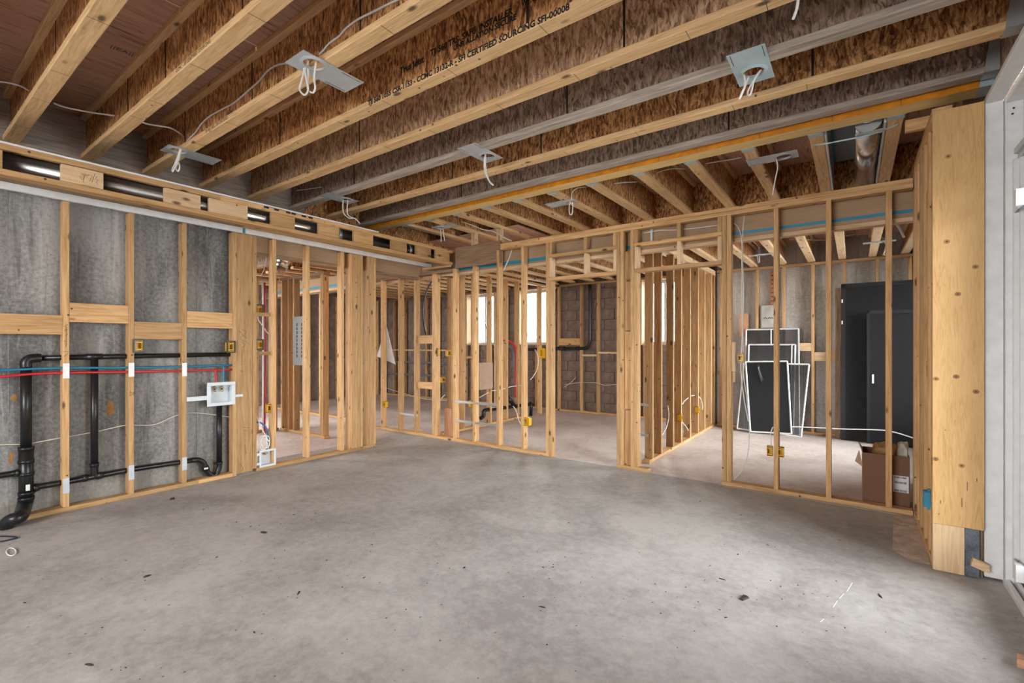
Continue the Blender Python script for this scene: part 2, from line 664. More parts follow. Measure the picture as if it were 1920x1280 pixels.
# ================================================================ SETTING
fl = thing('floor', 'concrete floor slab, grey in front and dusty pink behind the partition', None, (0, 0, 0), kind='structure')
box('slab', -5.4, 0.95, -3.3, YP + 0.02, -0.12, 0.0, 'slab_front', fl, 0)
box('slab', -10.4, 1.15, YP + 0.02, 8.5, -0.12, -0.001, 'slab_rear', fl, 0)
box('slab', -10.4, -5.4, 1.2, YP + 0.02, -0.12, -0.001, 'slab_rear', fl, 0)
g = box('ground', -40, 40, -40, 50, -0.45, -0.13, 'ground', None, 0)
tag(g, 'pale ground outside the windows and patio door', 'ground', kind='structure')

ce = thing('ceiling', 'reddish plywood subfloor over the joists', None, (-2, 1, ZS), kind='structure')
xs = [-5.5, -3.06, -0.62, 1.0]
ys = [-3.3, -2.08, -0.86, 0.36, 1.58, 2.80, 4.02, 5.76]
for i in range(3):
    for j in range(7):
        off = 0.0
        box('plywood_sheet', xs[i] + 0.002, xs[i + 1] - 0.002, ys[j] + 0.002, ys[j + 1] - 0.002, ZS, ZS + 0.02, 'ply_subfloor', ce, 0.001)
cr = thing('ceiling_rear', 'plywood subfloor over the rear rooms', None, (-4, 6.5, 2.86), kind='structure')
for i in range(5):
    x0 = -10.4 + i * 2.3
    for j in range(3):
        box('plywood_sheet', x0 + 0.002, x0 + 2.298, (5.76 if x0 > -5.5 else 4.96) + j * 0.93 * (1 if x0 > -5.5 else 1.29), (5.76 if x0 > -5.5 else 4.96) + (j + 1) * 0.93 * (1 if x0 > -5.5 else 1.29) - 0.003, 2.85, 2.87, 'ply_subfloor', cr, 0.001)
for x0 in (-10.4, -7.9):
    box('plywood_sheet', x0, min(x0 + 2.496, -5.3), 1.2, 3.08, 2.85, 2.87, 'ply_subfloor', cr, 0.001)
    box('plywood_sheet', x0, min(x0 + 2.496, -5.3), 3.083, 4.957, 2.85, 2.87, 'ply_subfloor', cr, 0.001)

# left concrete wall and the rim board on it
wl = thing('wall_left', 'grey streaked poured concrete wall behind the left framing', None, (-5.2, 0, 0), kind='structure')
box('concrete_panel', -5.32, -5.10, -3.3, 2.18, 0, 2.62, 'wall_conc', wl, 0.002)
for yy in (-1.0, 0.62, 1.86):
    box('form_seam', -5.1015, -5.0985, yy, yy + 0.006, 0, 2.62, 'wall_conc', wl, 0)
for (u, v, a, bb) in ((206, 765, 0.035, 0.075), (26, 745, 0.02, 0.03), (20, 858, 0.015, 0.05)):
    p = onX(u, v, -5.0995)
    mb = MB()
    ring = [(p.x, p.y + a * math.cos(t) * random.uniform(.6, 1.1), p.z + bb * math.sin(t) * random.uniform(.7, 1.1)) for t in [k * math.pi / 6 for k in range(12)]]
    mb.poly(ring)
    mb.build('rust_stain', 'rust', wl)
box('rim_board', -5.22, -5.16, -3.3, 3.0, 2.62, ZS, 'greyflange', wl, 0.002)
box('rim_board', -5.22, -5.16, 3.002, 5.78, 2.47, ZS, 'osb_brown', wl, 0.002)

# back wall: concrete blocks with three windows, poured concrete to the right
wb = thing('wall_back', 'brown concrete block back wall turning to poured grey concrete on the right', None, (-4, 8.3, 0), kind='structure')
WIN = [(-7.24, -6.42), (-5.78, -5.06), (-3.08, -2.34)]
WZ0, WZ1 = 1.33, 2.47
edges = [-10.4]
for a, b in WIN:
    edges += [a, b]
edges.append(-1.82)
for i in range(0, len(edges), 2):
    box('mortar_backing', edges[i], edges[i + 1], 8.285, 8.45, 0, 2.87, 'block', wb, 0)
for a, b in WIN:
    box('mortar_backing', a, b, 8.285, 8.45, 0, WZ0, 'block', wb, 0)
    box('mortar_backing', a, b, 8.285, 8.45, WZ1, 2.87, 'block', wb, 0)
bl, bh = 0.40, 0.20
row = 0
z = 0.0
while z < 2.55:
    x = -1.83 - (0.2 if row % 2 else 0.0)
    while x > -8.6:
        a, b = x - bl + 0.005, x - 0.005
        x -= bl
        z1 = z + bh - 0.010
        if any(b > wa - 0.01 and a < wbb + 0.01 and z1 > WZ0 and z < WZ1 for wa, wbb in WIN):
            continue
        jit = random.uniform(-0.003, 0.004)
        o = box('concrete_block', a, b, 8.262 + 0.0, 8.30, z + 0.005, z1 + 0.005, 'block', wb, 0.006)
        o.location.y += jit
    z += bh
    row += 1
box('concrete_panel', -1.82, 1.15, 8.27, 8.45, 0, 2.87, 'wall_conc_back', wb, 0)
for xx in (-0.95, 0.2):
    box('form_seam', xx, xx + 0.012, 8.264, 8.27, 0, 2.87, 'wall_conc_back', wb, 0)

for i, (a, b) in enumerate(WIN):
    wn = thing('window_%d' % (i + 1), ['white basement window at the far left of the back wall', 'white basement window behind the plumbing wall',
                                       'white basement window behind the slanting row of studs'][i], None, ((a + b) / 2, 8.35, WZ0), kind='structure')
    f = 0.05
    for (x0, x1, z0, z1) in ((a, a + f, WZ0, WZ1), (b - f, b, WZ0, WZ1), (a + f, b - f, WZ0, WZ0 + f), (a + f, b - f, WZ1 - f, WZ1), ((a + b) / 2 - 0.02, (a + b) / 2 + 0.02, WZ0 + f, WZ1 - f)):
        box('window_frame', x0, x1, 8.36, 8.43, z0, z1, 'vinyl', wn)
    for (x0, x1) in ((a + f, (a + b) / 2 - 0.02), ((a + b) / 2 + 0.02, b - f)):
        box('pane', x0, x1, 8.39, 8.396, WZ0 + f, WZ1 - f, 'glass', wn, 0)
    box('jamb_liner', a + 0.001, a + 0.019, 8.16, 8.36, WZ0, WZ1, 'pale', wn)
    box('jamb_liner', b - 0.019, b - 0.001, 8.16, 8.36, WZ0, WZ1, 'pale', wn)
    box('window_sill', a, b, 8.14, 8.36, WZ0 - 0.02, WZ0 + 0.001, 'pale', wn)
    box('head_liner', a, b, 8.16, 8.36, WZ1 - 0.001, WZ1 + 0.02, 'pale', wn)

def wall_open_x(name, label, x0, x1, y0, y1, z1, oy0, oy1, oz0, oz1, mat):
    t = thing(name, label, None, ((x0 + x1) / 2, (y0 + y1) / 2, 0), kind='structure')
    for (a, b, c, d) in ((y0, oy0, 0, z1), (oy1, y1, 0, z1), (oy0, oy1, 0, oz0), (oy0, oy1, oz1, z1)):
        box('wall_panel', x0, x1, a, b, c, d, mat, t, 0)
    xm = (x0 + x1) / 2
    for (a, b, c, d) in ((oy0, oy0 + .05, oz0, oz1), (oy1 - .05, oy1, oz0, oz1), (oy0, oy1, oz0, oz0 + .05), (oy0, oy1, oz1 - .05, oz1)):
        box('window_frame', xm - .03, xm + .03, a, b, c, d, 'vinyl', t)
    box('pane', xm - .003, xm + .003, oy0 + .05, oy1 - .05, oz0 + .05, oz1 - .05, 'glass', t, 0)


wall_open_x('wall_far_left', 'dark block wall at the far left end of the rear rooms', -10.5, -10.35, 1.1, 8.5, 2.87, 2.5, 4.0, 1.25, 2.25, 'block')  # the window in this wall is unseen, added to brighten the far rooms
wall_open_x('wall_rear_right', 'poured concrete side wall of the right rear room', 0.98, 1.15, 4.8, 8.45, 2.87, 5.95, 8.05, 0.3, 2.3, 'wall_conc_back')
wfs = thing('wall_far_side', 'dark block wall closing the rear space on the left', None, (-8, 1.2, 0), kind='structure')  # gap in this unseen wall is an added daylight source for the closet
for (a, b, c, d) in ((-10.4, -9.4, 0, 2.87), (-7.4, -5.32, 0, 2.87), (-9.4, -7.4, 0, 0.85), (-9.4, -7.4, 2.35, 2.87)):
    box('wall_panel', a, b, 1.1, 1.25, c, d, 'block', wfs, 0)

# right exterior wall round the patio door, wall behind the camera
wr = thing('wall_right', 'exterior wall around the white patio door', None, (0.8, 0, 0), kind='structure')
box('sheathing', 0.665, 0.90, 3.675, 4.85, 0, ZS, 'osb_grey', wr, 0)
box('sheathing', 0.665, 0.90, -3.3, 3.675, 2.70, ZS, 'osb_grey', wr, 0)
box('sheathing', 0.665, 0.90, -3.3, 1.16, 0, 2.70, 'drywall', wr, 0)
box('sheathing', 0.88, 1.15, 4.80, 4.85, 0, ZS, 'osb_grey', wr, 0)  # this and the next panel are added to shut out stray sky light
box('sheathing', 0.97, 1.15, 4.85, 5.85, 2.871, ZS, 'osb_grey', wr, 0)
wfz = thing('wall_front', 'unseen wall behind the viewer with a wide opening added for light', None, (-2, -3.2, 0), kind='structure')  # the opening is added to bring daylight in from behind
box('sheathing', -5.3, -3.4, -3.3, -3.15, 0, ZS, 'drywall', wfz, 0)
box('sheathing', -0.8, 0.9, -3.3, -3.15, 0, ZS, 'drywall', wfz, 0)
box('sheathing', -3.4, -0.8, -3.3, -3.15, 2.5, ZS, 'drywall', wfz, 0)
box('sheathing', -3.4, -0.8, -3.3, -3.15, 0, 0.9, 'drywall', wfz, 0)

# patio door
d1 = thing('door_1', 'white sliding patio door on the right', None, (0.75, 2.4, 0), kind='structure')
YD = 3.665
HZ = 2.645
box('side_casing', 0.592, 0.668, YD, YD + 0.035, 0.015, HZ + 0.03, 'white_paint', d1)
box('head_casing', 0.592, 0.668, 1.17, YD, HZ, HZ + 0.03, 'white_paint', d1)
box('side_jamb', 0.670, 0.76, YD - 0.03, YD + 0.02, 0.015, HZ, 'white_paint', d1)
box('head_jamb', 0.670, 0.76, 1.17, YD - 0.03, HZ - 0.03, HZ, 'white_paint', d1)
box('head_filler', 0.735, 0.76, 1.17, YD - 0.03, 2.36, HZ - 0.03, 'white_paint', d1)
for (z0, z1, x0) in ((2.33, 2.36, 0.70), (2.30, 2.33, 0.715), (2.265, 2.30, 0.735)):
    box('head_profile', x0, 0.82, 1.17, YD - 0.03, z0, z1, 'vinyl_grey', d1)
for (y0, y1, x0) in ((YD - 0.055, YD - 0.03, 0.695), (YD - 0.075, YD - 0.055, 0.715)):
    box('side_profile', x0, 0.82, y0, y1, 0.05, 2.30, 'vinyl', d1)
for (x0, x1, z1) in ((0.660, 0.685, 0.035), (0.70, 0.715, 0.05), (0.735, 0.75, 0.055), (0.66, 0.84, 0.012)):
    box('floor_track', x0, x1, 1.17, YD - 0.03, 0.001, z1, 'vinyl', d1)
for (y0, y1) in ((3.46, 3.588), (2.36, 2.46)):
    box('door_stile', 0.755, 0.80, y0, y1, 0.06, 2.26, 'vinyl', d1)
for (z0, z1) in ((0.06, 0.18), (2.17, 2.265)):
    box('door_rail', 0.755, 0.80, 2.46, 3.46, z0, z1, 'vinyl', d1)
box('pane', 0.772, 0.78, 2.46, 3.46, 0.18, 2.17, 'glass', d1, 0)
for (y0, y1) in ((1.17, 1.27), (2.30, 2.40)):
    box('door_stile', 0.805, 0.845, y0, y1, 0.06, 2.26, 'vinyl', d1)
for (z0, z1) in ((0.06, 0.18), (2.17, 2.265)):
    box('door_rail', 0.805, 0.845, 1.27, 2.30, z0, z1, 'vinyl', d1)
box('pane', 0.82, 0.828, 1.27, 2.30, 0.18, 2.17, 'glass', d1, 0)
box('added_shade_screen', 0.858, 0.860, 1.20, 2.38, 0.08, 2.26, 'screen_mesh', d1, 0)  # unseen screen added to cut the daylight on the near floor
for zc in (2.05, 0.13):
    mb = MB()
    mb.box(0.688, 0.694, 3.50, 3.585, zc - 0.04, zc + 0.04)
    mb.box(0.672, 0.70, 3.45, 3.50, zc - 0.035, zc + 0.05)
    mb.box(0.69, 0.756, 3.47, 3.49, zc - 0.012, zc + 0.012)
    mb.build('latch_keeper', 'white_paint', d1)
for (zc, yc, xc) in ((2.58, 3.634, 0.70), (2.55, 3.634, 0.695)):
    mb = MB()
    mb.tube([(xc, yc, zc), (xc, yc - 0.003, zc)], 0.005, 8)
    mb.build('screw_hole', 'shadow_gap', d1)

# ================================================================ I-JOISTS
def joist_x(label, y0, x0, x1, zb, mats, cat='joist', group=None, depth=None, hang=False):
    """I-joist running along X; y0 = front of the flange"""
    W = 0.089
    zt = ZS if depth is None else zb + depth
    t = thing('i_joist', label, cat, ((x0 + x1) / 2, y0 + W / 2, zb), group)
    PARTS[t] = {}
    PARTS[t]['flange'] = box('bottom_flange', x0, x1, y0, y0 + W, zb, zb + 0.038, mats[0], t, 0.004)
    PARTS[t]['web'] = box('web', x0, x1, y0 + W / 2 - 0.006, y0 + W / 2 + 0.006, zb + 0.038, zt - 0.038, mats[1], t, 0)
    box('top_flange', x0, x1, y0, y0 + W, zt - 0.038, zt, mats[2], t, 0.004)
    return t


def joist_y(label, x0, y0, y1, zb, mats, group, zt, W=0.089):
    t = thing('i_joist', label, 'joist', (x0 + W / 2, (y0 + y1) / 2, zb), group)
    box('bottom_flange', x0, x0 + W, y0, y1, zb, zb + 0.038, mats[0], t, 0.004)
    box('web', x0 + W / 2 - 0.006, x0 + W / 2 + 0.006, y0, y1, zb + 0.038, zt - 0.038, mats[1], t, 0)
    box('top_flange', x0, x0 + W, y0, y1, zt - 0.038, zt, mats[0], t, 0.004)
    return t


def hanger_end(parent, y0, zb, x1, W=0.089, h=0.26, mat='galv'):
    mb = MB()
    mb.box(x1 - 0.065, x1, y0 - 0.004, y0 + W + 0.004, zb - 0.003, zb - 0.0005)
    for yy in (y0 - 0.004, y0 + W + 0.001):
        mb.hull8([(x1 - 0.065, yy, zb - 0.002), (x1, yy, zb - 0.002), (x1, yy + 0.003, zb - 0.002), (x1 - 0.065, yy + 0.003, zb - 0.002)],
                 [(x1 - 0.03, yy, zb + h), (x1, yy, zb + h), (x1, yy + 0.003, zb + h), (x1 - 0.03, yy + 0.003, zb + h)])
    mb.build('joist_hanger', mat, parent)


FRONT = [(3.711, 'greyflange', 'osb_grey', 'greyflange', 'weathered grey-flanged I-joist tight in front of the orange-edged beam'),
         (3.254, 'flange', 'osb_grey', 'flange', 'I-joist with pale flange, next in front of the weathered one by the beam'),
         (2.800, 'greyflange', 'osb_brown', 'greyflange', 'grey-flanged I-joist carrying the square-on metal light plate'),
         (2.353, 'flange', 'osb_grey', 'flange', 'I-joist with tan flange and grey-brown web, fourth from the beam'),
         (1.900, 'flange', 'osb_tan', 'flange', 'I-joist with black printed certification lettering on its flange'),
         (1.452, 'flange', 'osb_brown', 'flange', 'I-joist with smooth pale flange carrying the largest metal light plate'),
         (1.035, 'flange', 'osb_brown', 'flange', 'I-joist with saw-marked flange, second from the upper left corner'),
         (0.600, 'flange', 'osb_brown', 'flange', 'I-joist with saw-marked pale flange nearest the upper left corner'),
         (0.150, 'flange', 'osb_brown', 'flange', 'I-joist at the very edge of the upper left corner')]
# webs as the photo shows them: the face between two flanges belongs to the joist behind it
WEBM = ['osb_grey', 'osb_brown', 'osb_grey', 'osb_tan', 'osb_brown', 'osb_brown', 'osb_brown', 'osb_brown', 'osb_brown']  # grey webs near the door have the light sheen put into their colour
JO = []
for k, (y0, fm, wm, tm, lab) in enumerate(FRONT):
    t = joist_x(lab, y0, -5.155, 0.660, ZJ, (fm, WEBM[k], 'flange' if k > 2 else 'greyflange'), group='front I-joists running to the left wall')
    JO.append(t)
    if k < 3:
        hanger_end(t, y0, ZJ, 0.662)
    # factory joints of the web panels
    for xx in ((-0.75, -3.4), (-0.2, -2.1, -3.1), (-1.6, -4.0), (-1.0, -3.3), (-1.32, -3.7), (-2.05, -3.2, -4.3), (-2.4, -3.4, -4.1), (-2.2, -3.7), (-2.5,))[k]:
        box('web_joint', xx, xx + 0.012, y0 + 0.0365, y0 + 0.039, ZJ + 0.038, ZS - 0.038, 'shadow_gap', PARTS[t]['web'], 0)
    # transverse scarf joints on the underside of the flange
    for q in range(9):
        xx = -4.6 + q * 0.55 + random.uniform(-.15, .15)
        if fm == 'flange':
            box('scarf_joint', xx, xx + 0.003, y0 + 0.004, y0 + 0.085, ZJ - 0.0006, ZJ + 0.001, 'pencil', PARTS[t]['flange'], 0)

# printing on the lettered joist and its neighbours
jt = JO[4]
yf = 1.900 - 0.0005
p0 = onY(690, 196, 1.90)
p1 = onY(1068, 8, 1.90)
ln = "TJI 560 1055 CSR-1153 - CCMC 13132-R - SFI CERTIFIED SOURCING SFI-00008"
tx = text('lettering', ln, 0.044, (p0.x, yf, ZJ + 0.004), FACE_MY, 'ink', PARTS[jt]['flange'])
wdt = max(v.co.x for v in tx.data.vertices)
tx.scale = ((p1.x - p0.x) / wdt, 1, 1)
yw = 1.900 + 0.0445 - 0.0068


def webtext(s, u0, v0, u1, size, mat='ink'):
    a, b = onY(u0, v0, yw), onY(u1, v0, yw)
    t = text('lettering', s, size, (a.x, yw, a.z), FACE_MY, mat, PARTS[jt]['web'])
    wd = max(v.co.x for v in t.data.vertices)
    t.scale = (max(0.2, (b.x - a.x) / wd), 1, 1)


webtext('Trus Joist', 750, 139, 795, 0.055)
webtext('TJI 560 TRS  SAFE  INSTALLER', 807, 105, 962, 0.050)
webtext('UNR ALLATION SECURE', 850, 95, 968, 0.042)
webtext('WY.CA', 978, 14, 1012, 0.055)
# faint mill marks on other joists
for (k, s, u, v, sz, m) in ((5, 'TJI 560 1055 - SFI CERTIFIED', 385, 328, 0.03, 'ink_soft'), (6, 'CCMC - SFI CERTIFIED SOURCING', 330, 100, 0.03, 'ink_soft')):
    y0 = FRONT[k][0]
    a = onY(u, v, y0)
    text('lettering', s, sz, (a.x, y0 - 0.0005, ZJ + 0.008), FACE_MY, m, PARTS[JO[k]]['flange'])

# the laminated beam
bm_t = thing('laminated_beam', 'long laminated timber beam with orange front face', 'beam', (-2.2, 3.9, ZB))
mb = MB()
mb.box(-5.155, 0.66, 3.83, 3.97, ZB, ZS)
o = mb.build('beam_body', ['lvl_x', 'orange_face'], bm_t)
for p in o.data.polygons:
    if p.normal.y < -0.9:
        p.material_index = 1
hanger_end(bm_t, 3.83, ZB, 0.662, 0.14, 0.30, 'galv_blue')
for k in range(14):
    xx = -4.7 + k * 0.38 + random.uniform(-.1, .1)
    box('strap_mark', xx, xx + 0.003, 3.829, 3.8302, ZB + 0.002, ZS - 0.01, 'pencil', bm_t, 0)

MIDX = [0.185, -0.26, -0.70, -1.13, -1.57, -2.03, -2.46, -2.88, -3.31, -3.74, -4.17, -4.60]
for k, x0 in enumerate(MIDX):
    t = joist_y('short I-joist hung behind the orange-edged beam, %s counted from the plywood post' % ORD[k], x0, 3.972, 5.715, ZB,
                ('flange', 'osb_brown'), 'short I-joists behind the beam', ZS)
    mb = MB()
    mb.box(x0 - 0.003, x0 + 0.092, 3.971, 4.03, ZB - 0.003, ZB - 0.0005)
    for xx in (x0 - 0.0035, x0 + 0.0895):
        mb.box(xx, xx + 0.003, 3.971, 4.03, ZB - 0.003, ZB + 0.26)
    mb.build('joist_hanger', 'galv_blue', t)
    if k >= 2:
        for xx in (x0 + 0.0, x0 + 0.05):
            if k in (9, 10):
                box('squash_block', xx, xx + 0.038, 4.80, 4.84, 2.62, ZB - 0.001, 'pale', t)

rb = box('rim_board', -5.155, 0.96, 5.72, 5.755, 2.50, ZS, 'osb_brown')
tag(rb, 'dark rim board closing the short joist bays above the partition', 'rim board')

RX = [0.52, 0.17, -0.17, -0.54, -0.90] + [-0.90 - 0.40 * k for k in range(1, 23)]
for k, x0 in enumerate(RX):
    y0 = 5.79 if x0 > -5.35 else 4.0
    joist_y('low I-joist over the rear rooms, %s counted from the black door panels' % ORD[k], x0, y0, 8.255, ZRJ,
            ('pale' if k < 12 else 'flange', 'osb_brown'), 'rear I-joists', 2.848)

# joists over the space left of the left wall
for k in range(6):
    y0 = 1.6 + 0.4 * k
    joist_x('low I-joist above the closet framing, %s from the concrete wall' % ORD[k], y0, -10.3, -5.32, ZRJ, ('brownboard', 'osb_grey', 'brownboard'),
            group='joists above the closet', depth=0.31)

# ================================================================ LEFT WALL FRAMING
def stud(parent, x0, x1, y0, y1, z0, z1, mat='pine', name='stud'):
    return box(name, x0, x1, y0, y1, z0, z1, mat, parent)


lw = thing('stud_wall', 'pine stud wall standing against the grey concrete on the left', 'wall frame', (XL - 0.045, 1.4, 0))
yl0, yl1 = 0.665, onX(444, 800, XL).y
box('bottom_plate', XL - D, XL, yl0, onX(372, 800, XL).y, 0.001, T, 'pine', lw)
box('bottom_plate', XL - D, XL, onX(372, 800, XL).y + 0.001, yl1 - T, 0.001, T, 'pine', lw)
ZC = 2.43
SY = [onX(124, 700, XL).y, onX(246.5, 700, XL).y, onX(346, 700, XL).y]
for y in SY:
    stud(lw, XL - D, XL, y - T / 2, y + T / 2, T, ZC)
stud(lw, XL - D, XL, yl1 - T, yl1, 0.001, ZC)
yb0, yb1 = onX(445.5, 700, XL).y, onX(473.5, 700, XL).y
bd = box('wide_board', XL - T, XL - 0.001, yl1 + 0.001, yb1, 0.02, ZC, 'pine', lw)
yb2 = yb1 + 0.001
stud(lw, XL - D, XL + 0.006, yb2, yb2 + T, T, ZC)
for (ua, ub, va, vb) in ((-40, 116, 588, 626), (131, 243, 570, 605), (252.5, 342, 604, 636), (353, 438.5, 585, 615)):
    um = (ua + ub) / 2
    a, b = {-40: (0.2, SY[0] - T / 2), 131: (SY[0] + T / 2, SY[1] - T / 2), 252.5: (SY[1] + T / 2, SY[2] - T / 2), 353: (SY[2] + T / 2, yl1 - T)}[ua]
    z1, z0 = onX(um, va, XL).z, onX(um, vb, XL).z
    box('blocking', XL - T, XL - 0.001, a + 0.001, b - 0.001, z0, z1, 'pine', lw)
for i, y in enumerate(SY):
    um, vv0, vv1 = ((124, 681, 709), (246.5, 680, 706), (346.5, 680, 705))[i]
    z0, z1 = onX(um, vv1, XL).z, onX(um, vv0, XL).z
    box('nail_plate', XL, XL + 0.0015, y - T / 2, y + T / 2, z0, z1, 'nail_white', lw, 0)
    um, vv0, vv1 = ((121, 897, 925), (241, 873, 900), (341, 858, 882))[i]
    z0, z1 = onX(um, vv1, XL).z, onX(um, vv0, XL).z
    box('nail_plate', XL, XL + 0.0015, y - T / 2, y + T / 2, z0, z1, 'nail_steel', lw, 0)
p = onX(242, 742, XL)
text('handwriting', 'DW', 0.05, (XL + 0.0005, SY[1] - 0.013, p.z), (R90, 0, R90), 'pencil', lw, 0.45)


def scribble(name, pts2, X, parent, r=0.0012, mat='pencil'):
    mb = MB()
    for stroke in pts2:
        mb.tube([onX(u, v, X) for u, v in stroke], r, 4)
    mb.build(name, mat, parent)


scribble('pencil_mark', [[(124, 612), (124, 650)], [(118, 659), (130, 659)], [(120, 668), (128, 662)], [(121, 620), (127, 617)], [(121, 630), (127, 626)], [(119, 612), (128, 608)], [(120, 640), (123, 638)]], XL + 0.0008, lw)
scribble('pencil_mark', [[(449, 620), (456, 628), (450, 634), (458, 640)], [(455, 618), (462, 622), (457, 630), (464, 634)], [(452, 640), (460, 646), (454, 652)], [(454, 655), (454, 684)], [(460, 640), (467, 645)], [(455, 800), (467, 802)], [(458, 806), (465, 808)], [(459, 833), (461, 850)], [(449, 868), (456, 878), (451, 884)]], XL + 0.0004, lw, 0.0014)

# framing of the closet opening beside it
ow = thing('stud_wall', 'open stud wall of the closet between wide board and corner post', 'wall frame', (XL - 0.045, 3.1, 0))
ye = onX(704, 800, XL).y
box('bottom_plate', XL - D, XL, yb2 + T + 0.002, ye, 0.001, T, 'pine', ow)
for (ua) in (511.5, 575, 640):
    y = onX(ua, 700, XL).y
    stud(ow, XL - D, XL, y, y + T, T, ZC)
ys0 = onX(655.5, 700, XL).y
for k in range(5):
    stud(ow, XL - D, XL - random.uniform(0, 0.006), ys0 + k * (T + 0.001), ys0 + k * (T + 0.001) + T, T, ZC, 'pine')
ye0 = onX(688.5, 700, XL).y
stud(ow, XL - D, XL, ye0, ye0 + T, T, ZC)
stud(ow, XL - D, XL, ye0 + T + 0.001, ye - 0.03, T, ZC, 'pine')
stud(ow, XL - D, XL - 0.0, ye - 0.029, ye + 0.009, T, ZC, 'pine')
# closet outlet framing
p = onX(498, 520, XL)
for zz in (onX(490, 585, XL).z, onX(490, 659, XL).z):
    box('blocking', XL - D, XL - D + T, yb2 + T + 0.001, onX(511.5, 700, XL).y - 0.001, zz - T, zz, 'pine', ow)

hl = thing('dropped_header', 'flat tan header board above the closet opening', 'header', (XL - 0.12, 3.2, 2.28))
box('face_board', XL - 0.125, XL - D - 0.002, 2.2, 4.69, 2.285, 2.60, 'tanboard', hl)
box('bottom_board', XL - 0.16, XL - D - 0.002, 2.2, 4.69, 2.25, 2.284, 'brownboard', hl)

# ================================================================ SOFFIT
sf = thing('bulkhead_frame', 'long pine bulkhead frame with block infill along the left wall', 'bulkhead', (-4.42, 2.3, 2.395))
XS = -4.40
ys0_, ys1_ = 0.15, YP - 0.02
zb_, zt_ = 2.395, 2.595
yj = onX(413, 355, XS).y
box('top_rail', XS - T, XS, ys0_, yj, zt_ - T, zt_, 'pine', sf)
box('top_rail', XS - T, XS, yj + 0.002, ys1_, zt_ - T - 0.004, zt_ - 0.002, 'pine', sf)
box('bottom_rail', XS - D, XS + 0.004, ys0_, ys1_ + 0.0, zb_, zb_ + T, 'pine', sf)
box('metal_bead', XS - 0.03, XS + 0.003, ys0_, onX(711, 440, XS).y, zt_ + 0.001, zt_ + 0.014, 'nail_white', sf, 0.003)
BLK = [(-60, 5), (114.5, 194), (308.5, 376.5), (392.5, 464.5), (509, 553.5), (598, 636), (664, 700), (734.5, 763), (781, 808.5), (817.5, 843)]
for i, (a, b) in enumerate(BLK):
    ya = onX(max(a, -40), 330, XS).y if a > -50 else ys0_
    ybk = onX(b, 400, XS).y
    box('face_block', XS - T, XS + (0.002 if i % 2 else -0.002), ya, ybk, zb_ + T + 0.001, zt_ - T - 0.005, 'pale' if i in (1, 2, 3) else 'pine', sf)
box('under_board', XL + 0.001, -4.632, ys0_, 2.2, 2.486, 2.496, 'brownboard', sf)
box('under_board', -4.63, XS - D - 0.002, ys0_, 2.2, 2.43, 2.438, 'pine', sf)
box('under_board', XL + 0.001, -4.632, 2.202, ys1_, 2.486, 2.496, 'pine', sf)
box('under_board', -4.63, XS - D - 0.002, 2.202, ys1_, 2.43, 2.438, 'pine', sf)
box('top_board', XL + 0.001, XS - T - 0.002, ys0_, ys1_, zt_ - 0.012, zt_ - 0.001, 'brownboard', sf)  # closed top added so the inside of the bulkhead stays dark
box('metal_channel', XL - 0.0, XL + 0.033, ys0_, onX(814, 505, XL).y, ZC + 0.001, ZC + 0.054, 'nail_white', sf, 0.003)
box('joint_tape', XL + 0.0335, XL + 0.0345, onX(452, 430, XL).y, onX(457, 430, XL).y, ZC - 0.0, ZC + 0.05, 'tape_blue', sf, 0)
mb = MB()
for stroke in ([(150, 330), (153, 337), (158, 333), (158, 329)], [(158, 329), (156, 341)], [(165, 327), (173, 329), (168, 340)], [(178, 326), (172, 342)],
               [(182, 330), (179, 334), (184, 338), (180, 342), (184, 346)], [(143, 346), (160, 347), (182, 353)]):
    mb.tube([onX(u, v, XS + 0.0025) for u, v in stroke], 0.0012, 4)
mb.build('handwriting', 'pencil', sf)
# drilled notches and nails along the top edge
for (u, v) in ((500, 389), (519, 394), (541, 400), (551, 403), (570, 408), (583, 412)):
    p = onX(u, v, XS + 0.001)
    box('notch', XS - 0.01, XS + 0.0015, p.y - 0.025, p.y + 0.02, zt_ - 0.022, zt_ - 0.004, 'shadow_gap', sf, 0)
box('end_board', XS - 0.57, XS - 0.02, ys1_ - 0.022, ys1_, zb_ - 0.02, zb_ + 0.007, 'pine', sf)

du = thing('round_duct', 'shiny round steel duct lying inside the bulkhead', 'duct', (-4.545, 2.2, 2.444))
mb = MB()
mb.tube([(-4.545, 0.05, 2.51), (-4.545, 4.62, 2.51)], 0.066, 24)
mb.build('pipe', 'duct_steel', du)
for yy in (0.9, 1.95, 3.0, 4.0):
    mb = MB()
    mb.tube([(-4.545, yy, 2.51), (-4.545, yy + 0.04, 2.51)], 0.068, 24)
    mb.build('collar', 'galv', du)

# plumbing in the left bays --------------------------------------------------
PX = XL - 0.062


def pp(u, v, X=PX):
    return onX(u, v, X)


dr = thing('drain_pipe', 'black plastic drain stack and branch pipes running through the left studs', 'drain pipe', (PX, 0.9, 0))


def pipe(name, pts, r, sm=False, parent=None, mat='abs_black', n=14):
    mb = MB()
    mb.tube(catmull(pts, 6) if sm else pts, r, n)
    return mb.build(name, mat, parent or dr)


